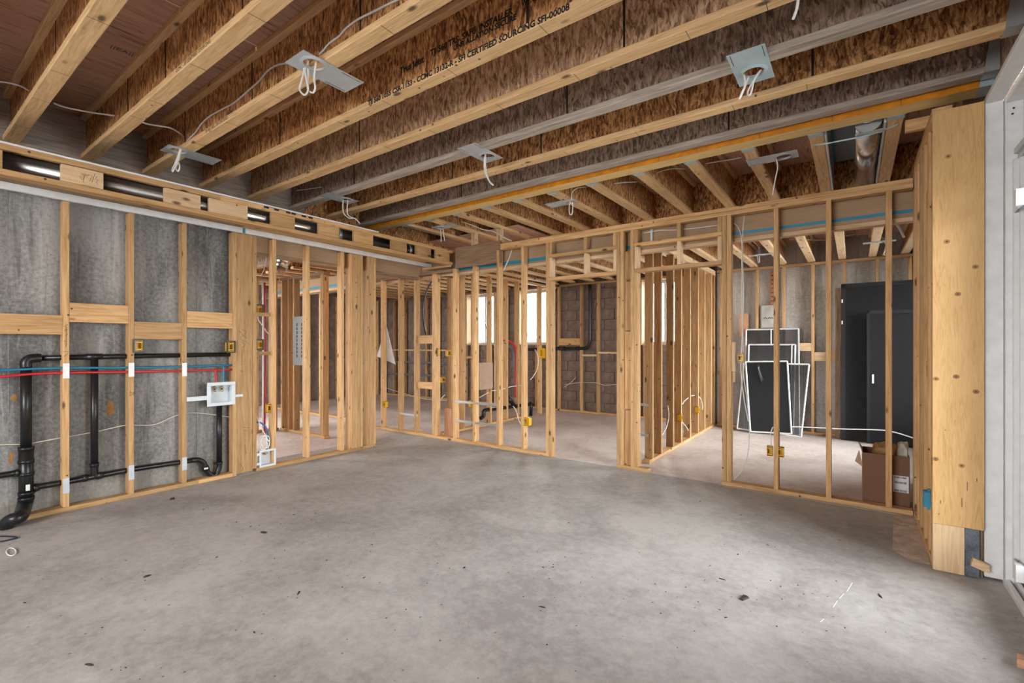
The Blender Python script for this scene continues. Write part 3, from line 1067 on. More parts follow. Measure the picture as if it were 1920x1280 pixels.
y1_ = pp(49, 700).y
zt1 = pp(80, 671).z
y2_ = pp(177, 700).y
y3_ = pp(411, 800).y
pipe('stack_pipe', [(PX, y1_, zt1 - 0.06), (PX, y1_, 0.52)], 0.032)
pipe('elbow', [(PX, y1_, zt1 - 0.07), (PX, y1_, zt1 - 0.03), (PX, y1_ + 0.02, zt1 - 0.005), (PX, y1_ + 0.055, zt1), (PX, y1_ + 0.08, zt1)], 0.034, True)
pipe('vent_pipe', [(PX, y1_ + 0.07, zt1), (PX, y2_ - 0.03, pp(165, 669).z), (PX, pp(436, 664).y, pp(436, 664).z)], 0.021)
pipe('tee', [(PX, y2_ - 0.05, pp(165, 669).z), (PX, y2_ + 0.05, pp(190, 668).z)], 0.0255)
pipe('riser_pipe', [(PX, y2_, pp(177, 672).z), (PX, y2_, pp(172, 886).z)], 0.0255)
pipe('coupling', [(PX, y2_, pp(172, 872).z - 0.015), (PX, y2_, pp(172, 872).z + 0.015)], 0.0315)
pipe('coupling', [(PX, y1_, 0.54), (PX, y1_, 0.515)], 0.046)
pipe('stack_fitting', [(PX, y1_, 0.53), (PX, y1_, 0.12)], 0.042)
for zz in (0.43, 0.335, 0.19, 0.15):
    pipe('coupling', [(PX, y1_, zz - 0.012), (PX, y1_, zz + 0.012)], 0.047)
lo = [pp(56, 921), pp(66, 913), pp(90, 909), pp(130, 902), pp(245, 880), pp(345, 865), pp(366, 862)]
pipe('branch_pipe', lo, 0.023)
pipe('coupling', [pp(62, 916), pp(72, 912)], 0.031)
pipe('coupling', [pp(155, 897), pp(164, 895.5)], 0.029)
pipe('coupling', [pp(183, 892), pp(192, 890)], 0.029)
pipe('wye', [pp(186, 893), pp(178, 890), (PX, y2_, pp(172, 880).z), (PX, y2_, pp(172, 872).z)], 0.026, True)
pipe('trap', [pp(358, 863), pp(372, 862), pp(382, 868), pp(386, 880), pp(395, 890), pp(405, 889), (PX, y3_, pp(411, 876).z), (PX, y3_, pp(411, 866).z)], 0.024, True)
pipe('coupling', [pp(384, 874), pp(387, 881)], 0.030)
pipe('coupling', [(PX, y3_, pp(411, 868).z - 0.008), (PX, y3_, pp(411, 868).z + 0.012)], 0.030)
pipe('standpipe', [(PX, y3_, pp(411, 868).z), (PX, y3_, pp(411, 758).z)], 0.0245)
pipe('side_branch', [(PX, 0.3, pp(-20, 893).z), pp(15, 889), pp(28, 886), (PX, y1_ - 0.02, pp(40, 890).z)], 0.022)
pipe('coupling', [pp(28, 886.5), pp(36, 886)], 0.028)
e0 = Vector((PX, y1_, 0.15))
pipe('closet_elbow', [e0, Vector((PX + 0.01, y1_ - 0.01, 0.10)), onZ(38, 968, 0.075), onZ(20, 975, 0.06), onZ(10, 985, 0.02), onZ(9, 989, -0.03)], 0.045, True)
box('pipe_label', PX + 0.040, PX + 0.0435, y1_ - 0.008, y1_ + 0.014, 0.215, 0.26, 'label_white', dr, 0)
p = pp(384.5, 877)
box('pipe_label', PX + 0.027, PX + 0.031, p.y - 0.02, p.y + 0.015, p.z - 0.008, p.z + 0.008, 'label_white', dr, 0)

XP = XL - 0.016
tag(tube('supply_tube', [(XP, 0.3, pp(-30, 696, XP).z), pp(0, 694, XP), pp(60, 691.5, XP), pp(124, 689.5, XP), pp(246, 689, XP), pp(346, 687, XP), pp(436, 684, XP)], 0.0095, 'pex_blue'),
    'blue plastic water tube running through the left studs', 'water tube')
tag(tube('supply_tube', [(XP, 0.3, pp(-30, 710, XP).z), pp(0, 706, XP), pp(60, 701, XP), pp(124, 698.5, XP), pp(246, 697, XP), pp(346, 695, XP), pp(436, 692.5, XP)], 0.0095, 'pex_red'),
    'red plastic water tube running just under the blue one on the left', 'water tube')
tag(tube('supply_tube', [pp(404, 694, XP), pp(405, 706, XP), pp(405.5, 722, XP)], 0.0095, 'pex_red'), 'short red tube dropping into the laundry outlet box', 'water tube')
tag(tube('supply_tube', [pp(419, 686, XP), pp(419, 706, XP), pp(419, 722, XP)], 0.0095, 'pex_blue'), 'short blue tube dropping into the laundry outlet box', 'water tube')

# laundry outlet box
lb = thing('laundry_outlet_box', 'pale blue-white plastic laundry outlet box with two brass valves', 'outlet box', (XL, onX(414, 740, XL).y, onX(414, 760, XL).z))


def frame_px(parent, X, u0, u1, v0, v1, m, depth, mat, inner):
    """open-fronted box on a plane of constant X"""
    ya, yb = onX(u0, v0, X).y, onX(u1, v0, X).y
    um = (u0 + u1) / 2
    za, zb = onX(um, v1, X).z, onX(um, v0, X).z
    for (a, b, c, d) in ((ya, yb, za, za + m), (ya, yb, zb - m, zb), (ya, ya + m, za + m, zb - m), (yb - m, yb, za + m, zb - m)):
        box('face_frame', X, X + 0.008, a, b, c, d, mat, parent)
    mb = MB()
    t = 0.003
    mb.box(X - depth, X - depth + t, ya + m * .7, yb - m * .7, za + m * .7, zb - m * .7)
    mb.box(X - depth, X, ya + m * .7, ya + m * .7 + t, za + m * .7, zb - m * .7)
    mb.box(X - depth, X, yb - m * .7 - t, yb - m * .7, za + m * .7, zb - m * .7)
    mb.box(X - depth, X, ya + m * .7, yb - m * .7, za + m * .7, za + m * .7 + t)
    mb.box(X - depth, X, ya + m * .7, yb - m * .7, zb - m * .7 - t, zb - m * .7)
    mb.build('inner_box', inner, parent)
    return ya, yb, za, zb


ya, yb, za, zb = frame_px(lb, XL + 0.001, 388, 441, 716, 760, 0.034, 0.07, 'white_plastic', 'white_plastic')
for yy in (onX(405.5, 730, XL).y, onX(419, 730, XL).y):
    mb = MB()
    mb.tube([(XL - 0.035, yy, zb - 0.03), (XL - 0.035, yy, zb - 0.075)], 0.009, 8)
    mb.tube([(XL - 0.035, yy - 0.014, zb - 0.055), (XL - 0.02, yy + 0.014, zb - 0.055)], 0.007, 6)
    mb.tube([(XL - 0.035, yy, zb - 0.07), (XL - 0.02, yy, zb - 0.09)], 0.011, 8)
    mb.build('valve', 'brass', lb)
za2 = onX(370, 751, XL).z
mb = MB()
mb.box(XL + 0.001, XL + 0.004, onX(350, 740, XL).y, ya, za2, za2 + 0.04)
mb.build('mounting_arm', 'white_plastic', lb)
za3 = onX(448, 742, XL).z
mb = MB()
mb.box(XL + 0.007, XL + 0.010, yb, onX(455, 740, XL).y, za3 - 0.008, za3 + 0.016)
mb.build('mounting_arm', 'white_plastic', lb)

# ice-maker style outlet box at the closet opening
ib = thing('valve_outlet_box', 'white square outlet box with one brass valve low on the closet stud', 'outlet box', (XL, onX(500, 860, XL).y, onX(500, 877, XL).z))
ya, yb, za, zb = frame_px(ib, XL + 0.001, 486, 517, 842, 874, 0.022, 0.06, 'white_plastic', 'white_plastic')
yy = (ya + yb) / 2 - 0.01
mb = MB()
mb.tube([(XL - 0.03, yy, zb - 0.02), (XL - 0.03, yy, zb - 0.06)], 0.009, 8)
mb.tube([(XL - 0.03, yy - 0.02, zb - 0.045), (XL - 0.015, yy + 0.02, zb - 0.045)], 0.007, 6)
mb.build('valve', 'brass', ib)
for zz in (za + 0.03, zb - 0.05):
    box('side_tab', XL + 0.001, XL + 0.004, ya - 0.025, ya, zz, zz + 0.025, 'white_plastic', ib, 0)
c0 = onX(495, 829, XL - 0.02)
loop = []
for k in range(28):
    a = k * 2 * math.pi / 12
    rr = 0.05 + 0.018 * math.sin(k * 0.9)
    loop.append(c0 + Vector((0.004 * math.sin(k), rr * math.cos(a), rr * 1.1 * math.sin(a))))
cable('coiled white cable hanging above the small white valve box', [onX(478, 772, XL - 0.03), onX(485, 790, XL - 0.03), onX(494, 808, XL - 0.02)] + loop, 0.0042, 'cable_white', group=None)
cable('blue tube curving down behind the coiled white cable', [onX(480, 791, XL - 0.05), onX(490, 793, XL - 0.05), onX(500, 803, XL - 0.045), onX(503, 822, XL - 0.04), onX(500, 842, XL - 0.035)], 0.008, 'cable_blue', 'water tube', 'supply_tube')
cable('cream cable sagging along the left concrete wall', [(XL - 0.075, 0.3, onX(-40, 835, XL).z)] + [onX(u, v, XL - 0.075) for u, v in
      ((0, 834), (40, 832.5), (62, 830), (118, 820), (180, 809), (235, 797), (262, 797), (292, 795), (330, 779), (360, 774), (400, 777), (437, 783))], 0.0042, 'cable_cream')


def ebox(label, plane, u, v, w=0.058, h=0.095, dep=0.06, ring=False, off=0.0, group='yellow electrical boxes'):
    """plane = ('x', X) facing +X, or ('y', Y) facing -Y"""
    p = onX(u, v, plane[1]) if plane[0] == 'x' else onY(u, v, plane[1])
    t = thing('electrical_box', label, 'electrical box', (p.x, p.y, p.z - h / 2), group)
    mb = MB()
    k = 0.004
    if plane[0] == 'x':
        F = lambda a0, a1, d0, d1, z0, z1, m: m.box(p.x - d1, p.x - d0, p.y + a0, p.y + a1, p.z + z0, p.z + z1)
    else:
        F = lambda a0, a1, d0, d1, z0, z1, m: m.box(p.x + a0, p.x + a1, p.y + d0, p.y + d1, p.z + z0, p.z + z1)
    W, H = w / 2, h / 2
    F(-W, W, dep - k, dep, -H, H, mb)
    F(-W, -W + k, 0, dep, -H, H, mb)
    F(W - k, W, 0, dep, -H, H, mb)
    F(-W, W, 0, dep, -H, -H + k, mb)
    F(-W, W, 0, dep, H - k, H, mb)
    mb.build('box_shell', 'yellow_plastic', t)
    mb = MB()
    for zz in (-H + 0.012, H - 0.022):
        F(-W + 0.006, W - 0.006, 0.004, 0.012, zz, zz + 0.010, mb)
    mb.build('screw_lug', 'yellow_plastic', t)
    if ring:
        mb = MB()
        q = 0.012
        F(-W - q, W + q, -0.006, 0.0, H - 0.001, H + q, mb)
        F(-W - q, W + q, -0.006, 0.0, -H - q, -H + 0.001, mb)
        F(-W - q, -W + 0.001, -0.006, 0.0, -H, H, mb)
        F(W - 0.001, W + q, -0.006, 0.0, -H, H, mb)
        mb.build('gasket_ring', 'black_plastic', t)
    return t


ebox('yellow electrical box with black ring beside the second left stud', ('x', XL + 0.012), 260, 648, ring=True)
ebox('yellow electrical box with black ring beside the wide pine board', ('x', XL + 0.012), 433, 650, ring=True)
ebox('yellow electrical box on the closet stud above the white valve box', ('x', XL - 0.03), 507, 765)
ebox('upper black-ringed yellow box inside the closet opening', ('x', XL - 0.09), 487, 581, ring=True)
ebox('lower black-ringed yellow box inside the closet opening', ('x', XL - 0.09), 487, 646, ring=True)

# ================================================================ PARTITION
pw = thing('stud_wall', 'long pine partition with two doorways across the middle of the room', 'wall frame', (-2.5, YP + 0.045, 0))
PZ = 2.585


def PXu(u):
    return onY(u, 700, YP).x


def pstud(ul, z0=T, z1=PZ - 2 * T, n=1, mat='pine', parent=None, y=YP):
    x = onY(ul, 700, y).x
    for k in range(n):
        stud(parent or pw, x + k * (T + 0.001), x + k * (T + 0.001) + T, y, y + D, z0, z1, mat)
    return x


xa = PXu(704)
box('bottom_plate', xa, PXu(1024), YP, YP + D, 0.001, T, 'pine', pw)
box('bottom_plate', PXu(1156), PXu(1156) + 0.34, YP, YP + D, 0.001, T, 'pine', pw)
box('bottom_plate', PXu(1352.5), 0.372, YP, YP + D, 0.001, T, 'pine', pw)
xt0 = PXu(938)
xm = PXu(1470)
for k in range(2):
    box('top_plate', xt0, 0.372, YP, YP + D, PZ - (k + 1) * T, PZ - k * T - 0.0005, 'pine', pw)
ZLOW = 2.35
for u, n in ((713.5, 1), (746, 1), (776, 1), (810, 2)):
    pstud(u, T, ZLOW - T, n)
box('top_plate', xa, -4.42, YP, YP + D, ZLOW - T, ZLOW, 'brownboard', pw)
for u, n in ((849, 1), (886, 1)):
    pstud(u, T, ZLOW, n)
for u in (931, 977):
    pstud(u, T, PZ - 2 * T)
hb = box('header_board', PXu(853), xt0 - 0.002, YP + 0.001, YP + T, ZLOW + 0.001, 2.63, 'brownboard', pw)
x1 = pstud(1023.5, 0.001, PZ - 2 * T, 1) + T + 0.001
stud(pw, x1, x1 + T, YP, YP + D, 0.001, 2.06)
x2 = PXu(1156)
pstud(1156, T, PZ - 2 * T, 2)
xg = PXu(1182)
stud(pw, xg, xg + T, YP, YP + D, T, PZ - 2 * T)
stud(pw, xg + T + 0.001, xg + 2 * T + 0.001, YP, YP + D, T, 2.06)
for (z0, z1) in ((T, 0.62), (0.63, 1.45), (1.46, 1.98), (2.0, 2.3)):
    box('filler_block', x2 + 2 * T + 0.004, xg - 0.003, YP + 0.035, YP + 0.035 + T, z0, z1, 'pine', pw)
# doorway headers
x2h = xg + 2 * T + 0.002
x3 = PXu(1353.5)
stud(pw, x3, x3 + T, YP, YP + D, 0.04, PZ - 2 * T)
stud(pw, x3 + T + 0.003, x3 + 2 * T + 0.003, YP, YP + D, 0.04, PZ - 2 * T)
xd1 = x1 + 0.0
xd2 = x2 - 0.001
xd3 = xg + T + 0.001
for (a, b, xc) in ((xd1, xd2, PXu(1094.5)), (xd3, x3 - 0.001, PXu(1269))):
    box('door_header', a, b, YP, YP + D, 2.062, 2.062 + T, 'pine', pw)
    box('door_header', a, b, YP, YP + D, 2.33, 2.33 + T, 'pine', pw)
    for xx in (a + 0.001, xc, b - T - 0.001):
        stud(pw, xx, xx + T, YP, YP + D, 2.33 + T + 0.001, PZ - 2 * T - 0.001, 'pine', 'cripple_stud')
        stud(pw, xx, xx + T, YP + 0.005, YP + D, 2.062 + T + 0.001, 2.329, 'pale', 'cripple_stud')
for u in (1450.5, 1548.5, 1661):
    pstud(u, T, PZ - 2 * T)
pstud(1716, T, PZ - 2 * T)
# strip of sill gasket showing under the plates
for (a, b) in ((xa, PXu(1028)), (PXu(1148), PXu(1212)), (PXu(1348), PXu(1690))):
    box('sill_gasket', a, b, YP - 0.035, YP + 0.0, 0.0006, 0.003, 'poly_sheet', pw, 0)
# steel bracing between lower studs
for (ua, ub, z) in ((746, 780, 0.27), (849, 931, 0.27), (849, 931, 0.53)):
    box('steel_brace', PXu(ua), PXu(ub) + T, YP + 0.006, YP + 0.009, z, z + 0.03, 'galv', pw, 0)
for zz, w_ in ((1.33, 0.12), (0.68, 0.10)):
    box('blocking', PXu(776) + T + 0.001, PXu(810) - 0.001, YP + 0.03, YP + 0.03 + T, zz, zz + w_, 'pine', pw)

hd = thing('dropped_header', 'long tan header board with blue tape behind the partition studs', 'header', (-3, 4.86, 2.275))
box('face_board', -5.15, 0.655, YP + D + 0.03, YP + D + 0.065, 2.312, 2.60, 'tanboard', hd)
box('face_board', -9.6, -5.152, YP + D + 0.03, YP + D + 0.065, 2.312, 2.525, 'tanboard', hd)
box('bottom_board', -9.6, 0.655, YP + D + 0.02, YP + D + 0.11, 2.276, 2.311, 'pale', hd)
box('tape_strip', -9.5, -1.72, YP + D + 0.0285, YP + D + 0.0296, 2.335, 2.375, 'tape_blue', hd, 0)
box('tape_strip', -1.45, 0.62, YP + D + 0.0285, YP + D + 0.0296, 2.345, 2.372, 'tape_blue', hd, 0)
cable('white cable running level across the tan board above the second doorway', [onY(u, v, YP + D + 0.012) for u, v in ((1207, 437), (1235, 432), (1265, 431), (1300, 428), (1348, 422))], 0.0048)
st = box('hanging_strap', onY(1219, 440, YP + D).x, onY(1223, 440, YP + D).x, YP + D + 0.008, YP + D + 0.011, onY(1220, 452, YP + D).z, onY(1220, 424, YP + D).z, 'galv', None, 0)
tag(st, 'small metal strap hanging over the level cable above the second doorway', 'strap')

# plywood post and the short wall returning to the partition
XW = 0.376
rw = thing('stud_wall', 'narrow stud return seen edge-on between partition and plywood post', 'wall frame', (XW + 0.045, 4.2, 0))
box('bottom_plate', XW, XW + D, 3.70, 4.70, 0.001, T, 'pine', rw)
box('top_plate', XW, XW + D, 3.70, 4.70, 2.62, 2.62 + T, 'pine', rw)
box('top_plate', XW, XW + D, 3.70, 4.70, 2.659, 2.659 + T, 'pine', rw)
for y in (3.70, 3.86, 4.08, 4.30, 4.48, 4.66):
    stud(rw, XW, XW + D, y, y + T, T, 2.619)
stud(rw, XW, XW + D, 4.739, 4.739 + T, 0.001, 2.619)
for (y0, y1, z0) in ((3.74, 3.858, 1.32), (3.9, 4.078, 1.10), (3.9, 4.078, 2.2)):
    box('blocking', XW + 0.01, XW + D, y0, y1, z0, z0 + 0.1, 'pine', rw)
mb = MB()
pb = onX(1743, 935, XW - 0.002)
mb.box(XW - 0.03, XW - 0.0005, pb.y - 0.03, pb.y + 0.035, pb.z - 0.045, pb.z + 0.045)
mb.box(XW - 0.012, XW - 0.0005, pb.y - 0.01, pb.y + 0.01, pb.z - 0.065, pb.z + 0.06)
eb = mb.build('switch_box', 'tape_blue')
tag(eb, 'small blue plastic box on the stud return beside the plywood post', 'electrical box')

pz0 = 0.275
pl = thing('post_cladding', 'tall knotty yellow plywood panel covering the post beside the patio door', 'plywood panel', (0.48, 3.66, 0))
mb = MB()
xp0, xp1 = XW - 0.002, 0.588
mb.box(xp0, xp1, 3.640, 3.66, pz0, 2.655)
plp = mb.build('panel', 'ply_post', pl)
for (u, v) in ((1778, 293), (1775, 453), (1829, 500), (1796, 551), (1755, 710), (1793, 706), (1830, 734), (1803, 873), (1754, 860)):
    p = onY(u, v, 3.6395)
    mb = MB()
    n = 12
    mb.poly([(p.x + 0.0145 * math.cos(2 * math.pi * k / n), p.y, p.z + 0.0125 * math.sin(2 * math.pi * k / n)) for k in range(n)])
    o = mb.build('knot', 'knot_brown', plp)
    mb = MB()
    mb.poly([(p.x + 0.006 * math.cos(2 * math.pi * k / n), p.y - 0.0004, p.z + 0.005 * math.sin(2 * math.pi * k / n)) for k in range(n)])
    mb.build('knot_core', 'pencil', plp)
for (u, v, h) in ((1813, 920, 0.05), (1831, 903, 0.02), (1763, 944, 0.02), (1803, 950, 0.05), (1772, 807, 0.006), (1712 + 48, 985 - 20, 0.01)):
    p = onY(u, v, 3.6395)
    box('crack', p.x, p.x + 0.003, 3.6385, 3.6405, p.z, p.z + h, 'pencil', plp, 0)
pb2 = box('lower_board', xp0, onY(1809, 1000, 3.64).x, 3.642, 3.668, 0.002, pz0 - 0.002, 'pale')
tag(pb2, 'pale pine board filling under the yellow plywood panel', 'board')
xi = onY(1809, 1000, 3.64).x
ins = box('insulation_strip', xi + 0.001, 0.572, 3.652, 3.672, 0.002, pz0 - 0.003, 'insulation')
tag(ins, 'dark blue-grey insulation strip beside the pale board at floor level', 'insulation')
p = onY(1830, 1052, 3.65)
mb = MB()
mb.hull8([(p.x - 0.025, 3.62, p.z - 0.02), (p.x + 0.05, 3.62, p.z - 0.045), (p.x + 0.05, 3.651, p.z - 0.045), (p.x - 0.025, 3.651, p.z - 0.02)],
         [(p.x - 0.015, 3.62, p.z + 0.025), (p.x + 0.05, 3.62, p.z + 0.0), (p.x + 0.05, 3.651, p.z + 0.0), (p.x - 0.015, 3.651, p.z + 0.025)])
tag(mb.build('wood_shim', 'pale_x'), 'pale wood shim wedged into the blue-grey insulation strip', 'shim')
post = rw
box('post_ply', XW + D + 0.002, 0.588, 3.675, 3.715, 0.001, 2.62, 'brownboard', post)
box('post_ply', XW + D + 0.002, 0.588, 3.716, 3.754, 0.001, 2.62, 'brownboard', post)
box('cross_board', XW - 0.10, 0.62, 4.0, 4.04, 2.70, 2.775, 'pine', rw)

# ================================================================ CENTRE AND REAR FRAMING
iw = thing('stud_wall', 'interior wall of closely set studs seen at a slant through the second doorway', 'wall frame', (-1.86, 6.6, 0))
IX = -1.90
box('bottom_plate', IX, IX + D, 5.06, 8.12, 0.001, T, 'pine', iw)
for k in range(2):
    box('top_plate', IX, IX + D, 5.06, 8.12, 2.44 + k * T, 2.44 + k * T + T - 0.0005, 'pale', iw)
for u in (1209, 1226, 1249, 1264.5, 1282, 1297, 1310, 1323):
    y = onX(u, 700, IX).y
    stud(iw, IX, IX + D, y, y + T, T, 2.439)
stud(iw, IX, IX + D, 8.06, 8.06 + T, T, 2.439)
y0_ = onX(1209, 700, IX).y
for z in (0.28, 0.62):
    box('steel_brace', IX - 0.30, IX + 0.05, y0_ - 0.012, y0_ - 0.008, z, z + 0.03, 'galv', iw, 0)
ebox('yellow electrical box low on the slanting studs, nearer one', ('x', IX + D + 0.01), 1279, 783, 0.05, 0.09)
ebox('yellow electrical box low on the slanting studs, farther one', ('x', IX + D + 0.01), 1311, 768, 0.05, 0.09)
cable('white cable drooping between the first slanting studs', [onX(u, v, IX + 0.05) for u, v in ((1252, 760), (1254, 778), (1251, 796), (1245, 810), (1240, 818))], 0.0055)
cable('white cable looping up to the nearer low yellow box', [onX(u, v, IX + 0.06) for u, v in ((1279, 758), (1284, 751), (1290, 746), (1296, 742), (1302, 741))], 0.0055)
cable('white cable arching over the farther low yellow box', [onX(u, v, IX + 0.07) for u, v in ((1308, 742), (1314, 748), (1317, 760), (1317, 768))], 0.0055)
cable('white cable curling under the nearer low yellow box', [onX(u, v, IX + 0.06) for u, v in ((1278, 790), (1285, 798), (1290, 806), (1292, 815))], 0.0055)

bw = thing('stud_wall', 'strapping studs against the grey concrete of the right rear room', 'wall frame', (-0.5, YB + 0.045, 0))
box('bottom_plate', IX + D + 0.01, 0.97, YB, YB + D, 0.001, T, 'pine', bw)
box('top_plate', IX + D + 0.01, 0.97, YB, YB + D, 2.485, 2.523, 'pine', bw)
bx_ = []
for u in (1349, 1416.5, 1466.5, 1521, 1580, 1641.5, 1703):
    x = onY(u, 600, YB).x
    bx_.append(x)
    stud(bw, x, x + T, YB, YB + D, T, 2.484)
for (i, j, va, vb) in ((2, 3, 643, 658), (3, 4, 660, 676)):
    a, b = bx_[i] + T + 0.001, bx_[j] - 0.001
    z0, z1 = onY(1520, vb, YB).z, onY(1520, va, YB).z
    box('blocking', a, b, YB, YB + T, z0, z1, 'pale', bw)
for v in (482, 586, 700):
    z = onY(1350, v - 5, YB).z
    box('blocking', bx_[0] - 0.3 if False else IX + D + 0.012, bx_[0] - 0.001, YB, YB + T, z - 0.06, z, 'pine', bw)

cw = thing('stud_wall', 'strapping studs on the brown block wall behind the first doorway', 'wall frame', (-3.5, YB + 0.045, 0))
box('bottom_plate', -4.75, IX - 0.01, YB, YB + D, 0.001, T, 'pine', cw)
box('top_plate', -4.75, IX - 0.01, YB, YB + D, 2.48, 2.518, 'pine', cw)
cx_ = []
for u in (1045, 1087, 1118.5, 1163, 1206):
    x = onY(u, 600, YB).x
    cx_.append(x)
    z1 = 1.31 if -3.10 < x < -2.32 else 2.479
    stud(cw, x, x + T, YB, YB + D, T, z1)
stud(cw, -3.08 - T - 0.003, -3.083, YB, YB + D, T, 2.479)
stud(cw, -2.337, -2.337 + T, YB, YB + D, T, 2.479)
z0, z1 = onY(1072, 647, YB).z, onY(1072, 634, YB).z
box('blocking', cx_[0] + T + 0.001, cx_[1] - 0.001, YB, YB + T, z0, z1, 'pine', cw)
for i, v in ((1, 664), (2, 659)):
    z = onY(1100, v, YB).z
    box('blocking', cx_[i] + T + 0.001, cx_[i + 1] - 0.001, YB, YB + T, z - T, z, 'pale', cw)
pv = thing('vent_pipe', 'black vent pipe elbowing up the block wall behind the first doorway', 'pipe', (-4.2, YB, 1.2))
mb = MB()
mb.tube(catmull([onY(u, v, YB - 0.05) for u, v in ((985, 655), (1020, 654), (1040, 653.5), (1075, 653), (1092, 653), (1101, 650), (1105.5, 640), (1106, 620), (1106, 580), (1106, 533))], 5), 0.03, 12)
mb.build('pipe', 'abs_black', pv)
for u in (1048, 1058, 1084):
    a = onY(u, 653, YB - 0.05)
    mb = MB()
    mb.tube([a - Vector((.03, 0, 0)), a + Vector((.03, 0, 0))], 0.037, 12)
    mb.build('coupling', 'abs_black', pv)
cable('cream cable sagging across the block wall behind the first doorway', [onY(u, v, YB - 0.008) for u, v in ((1057, 726), (1068, 719), (1080, 707))], 0.006, 'cable_cream')
cable('cream cable looping low across the block wall studs', [onY(u, v, YB - 0.008) for u, v in ((1058, 721), (1087, 717), (1100, 717), (1120, 718), (1135, 722), (1156, 720))], 0.006, 'cable_cream')

# left back strapping
fw = thing('stud_wall', 'far strapping studs along the dark back wall seen through the partition', 'wall frame', (-7.3, YB + 0.045, 0))
box('bottom_plate', -10.3, -4.80, YB, YB + D, 0.001, T, 'pine', fw)
box('top_plate', -10.3, -4.80, YB, YB + D, 2.48, 2.518, 'brownboard', fw)
for k in range(14):
    x = -10.2 + 0.405 * k
    inw = any(a - T - 0.01 < x < b + 0.01 for a, b in WIN)
    stud(fw, x, x + T, YB, YB + D, T, 1.30 if inw else 2.479)
for a, b in WIN[:2]:
    stud(fw, a - T - 0.003, a - 0.003, YB, YB + D, T, 2.479, 'pale')
    stud(fw, b + 0.003, b + T + 0.003, YB, YB + D, T, 2.479, 'pale')
box('blocking', -10.15, -7.3, YB + 0.01, YB + D - 0.01, 1.17, 1.17 + T, 'pale', fw)
for z in (0.86, 0.55):
    rail = box('steel_rail', -10.2, -7.3, YB - 0.03, YB - 0.005, z, z + 0.045, 'panel_grey', None, 0.003)
    tag(rail, 'grey steel rail fixed %s along the far back studs' % ('high' if z > .6 else 'low'), 'rail')

# plumbing wall behind the partition
mw = thing('stud_wall', 'plumbing wall of pine studs standing behind the partition', 'wall frame', (-4.86, 6.0, 0))
MX = -4.90
box('bottom_plate', MX, MX + D, 4.90, 6.95, 0.001, T, 'pine', mw)
box('top_plate', MX, MX + D, 4.90, 8.13, 2.44, 2.44 + T, 'pine', mw)
for u in (838, 861, 883, 912, 943, 964, 1007):
    y = onX(u, 700, MX).y
    stud(mw, MX, MX + D, y, y + T, T if u < 1000 else 0.001, 2.439)
box('blocking', MX + 0.0, MX + T, onX(861, 700, MX).y + T, onX(883, 700, MX).y, 1.1, 1.14, 'pine', mw)
cb = MB()
a, b = onX(899, 680, MX + D + 0.01), onX(924, 728, MX + D + 0.01)
cb.box(MX + D + 0.005, MX + D + 0.013, a.y, b.y, b.z, a.z)
tag(cb.build('cardboard_sheet', 'cardboard_light'), 'light brown square board hung on the plumbing wall', 'board')
rp = tube('supply_tube', [onX(u, v, MX + 0.03) for u, v in ((945, 638), (955, 640), (964, 648), (967, 662), (967, 690), (967, 720), (967, 745))], 0.020, 'pex_red')
tag(rp, 'bundle of red water tube bending down the plumbing wall', 'water tube')
rp = tube('supply_tube', [onX(u, v, MX + 0.06) for u, v in ((945, 642), (955, 650), (962, 660), (963, 690))], 0.008, 'pex_blue')
tag(rp, 'thin blue tube beside the red bundle on the plumbing wall', 'water tube')
dp = thing('drain_pipe', 'black drain pipe with trap low on the plumbing wall', 'drain pipe', (MX, 6.2, 0.3))
pts = [onX(u, v, MX + 0.045) for u, v in ((901, 784), (906, 780), (907, 772), (912, 768), (930, 766), (960, 762), (990, 758), (998, 758))]
mb = MB()
mb.tube(catmull(pts, 6), 0.032, 12)
mb.build('pipe', 'abs_black', dp)
mb = MB()
mb.tube([onX(u, v, MX + 0.05) for u, v in ((952, 746), (958, 752), (966, 762))], 0.036, 12)
mb.build('wye', 'abs_black', dp)
mb = MB()
mb.tube([onX(u, v, MX + 0.05) for u, v in ((994, 754), (996, 765), (995, 780))], 0.030, 12)
mb.build('drop_pipe', 'abs_black', dp)
cable('white cable hanging from the yellow box on the doorway side of the partition', [onY(u, v, YP + D + 0.01) for u, v in ((1003, 655), (1009, 668), (1008, 690), (1000, 705), (994, 712))], 0.0045)
cable('white cable running level through the plumbing wall', [onX(u, v, MX + 0.05) for u, v in ((920, 732), (935, 731), (950, 727), (962, 724), (978, 723))], 0.007)
cable('white cable bending down to the lowest partition box', [onY(u, v, YP + D + 0.004) for u, v in ((962, 761), (968, 770), (972, 785), (978, 797), (984, 800))], 0.005)
cable('white cable stub poking right of the bottom left doorway studs', [onY(u, v, YP + D + 0.02) for u, v in ((822, 751), (828, 746), (834, 740))], 0.006)
cable('white cable stub between the middle studs of the partition', [onY(u, v, YP + D + 0.02) for u, v in ((899, 745), (906, 741), (915, 736))], 0.006)
cable('grey sagging cable across the far room', [onY(u, v, YP + 0.5) for u, v in ((725, 727), (745, 734), (770, 741), (800, 748), (840, 751), (880, 753), (930, 756))], 0.005, 'cable_cream')
cable('black flexible conduit arching beside the box studs', [onY(u, v, YP + D + 0.03) for u, v in ((850, 520), (836, 518), (822, 520), (808, 530), (799, 548), (794, 570), (793, 590), (796, 615), (801, 632), (812, 652))], 0.011, 'cable_black', 'conduit', 'conduit')
cable('dark cable curving in front of the left window', [onY(u, v, YB - 0.006) for u, v in ((903, 588), (908, 600), (913, 618), (917, 632), (926, 652))], 0.008, 'cable_black')
cable('white cable slanting off the first tall partition stud', [onY(u, v, YP + D + 0.02) for u, v in ((961, 465), (956, 480), (950, 494), (944, 507))], 0.006)
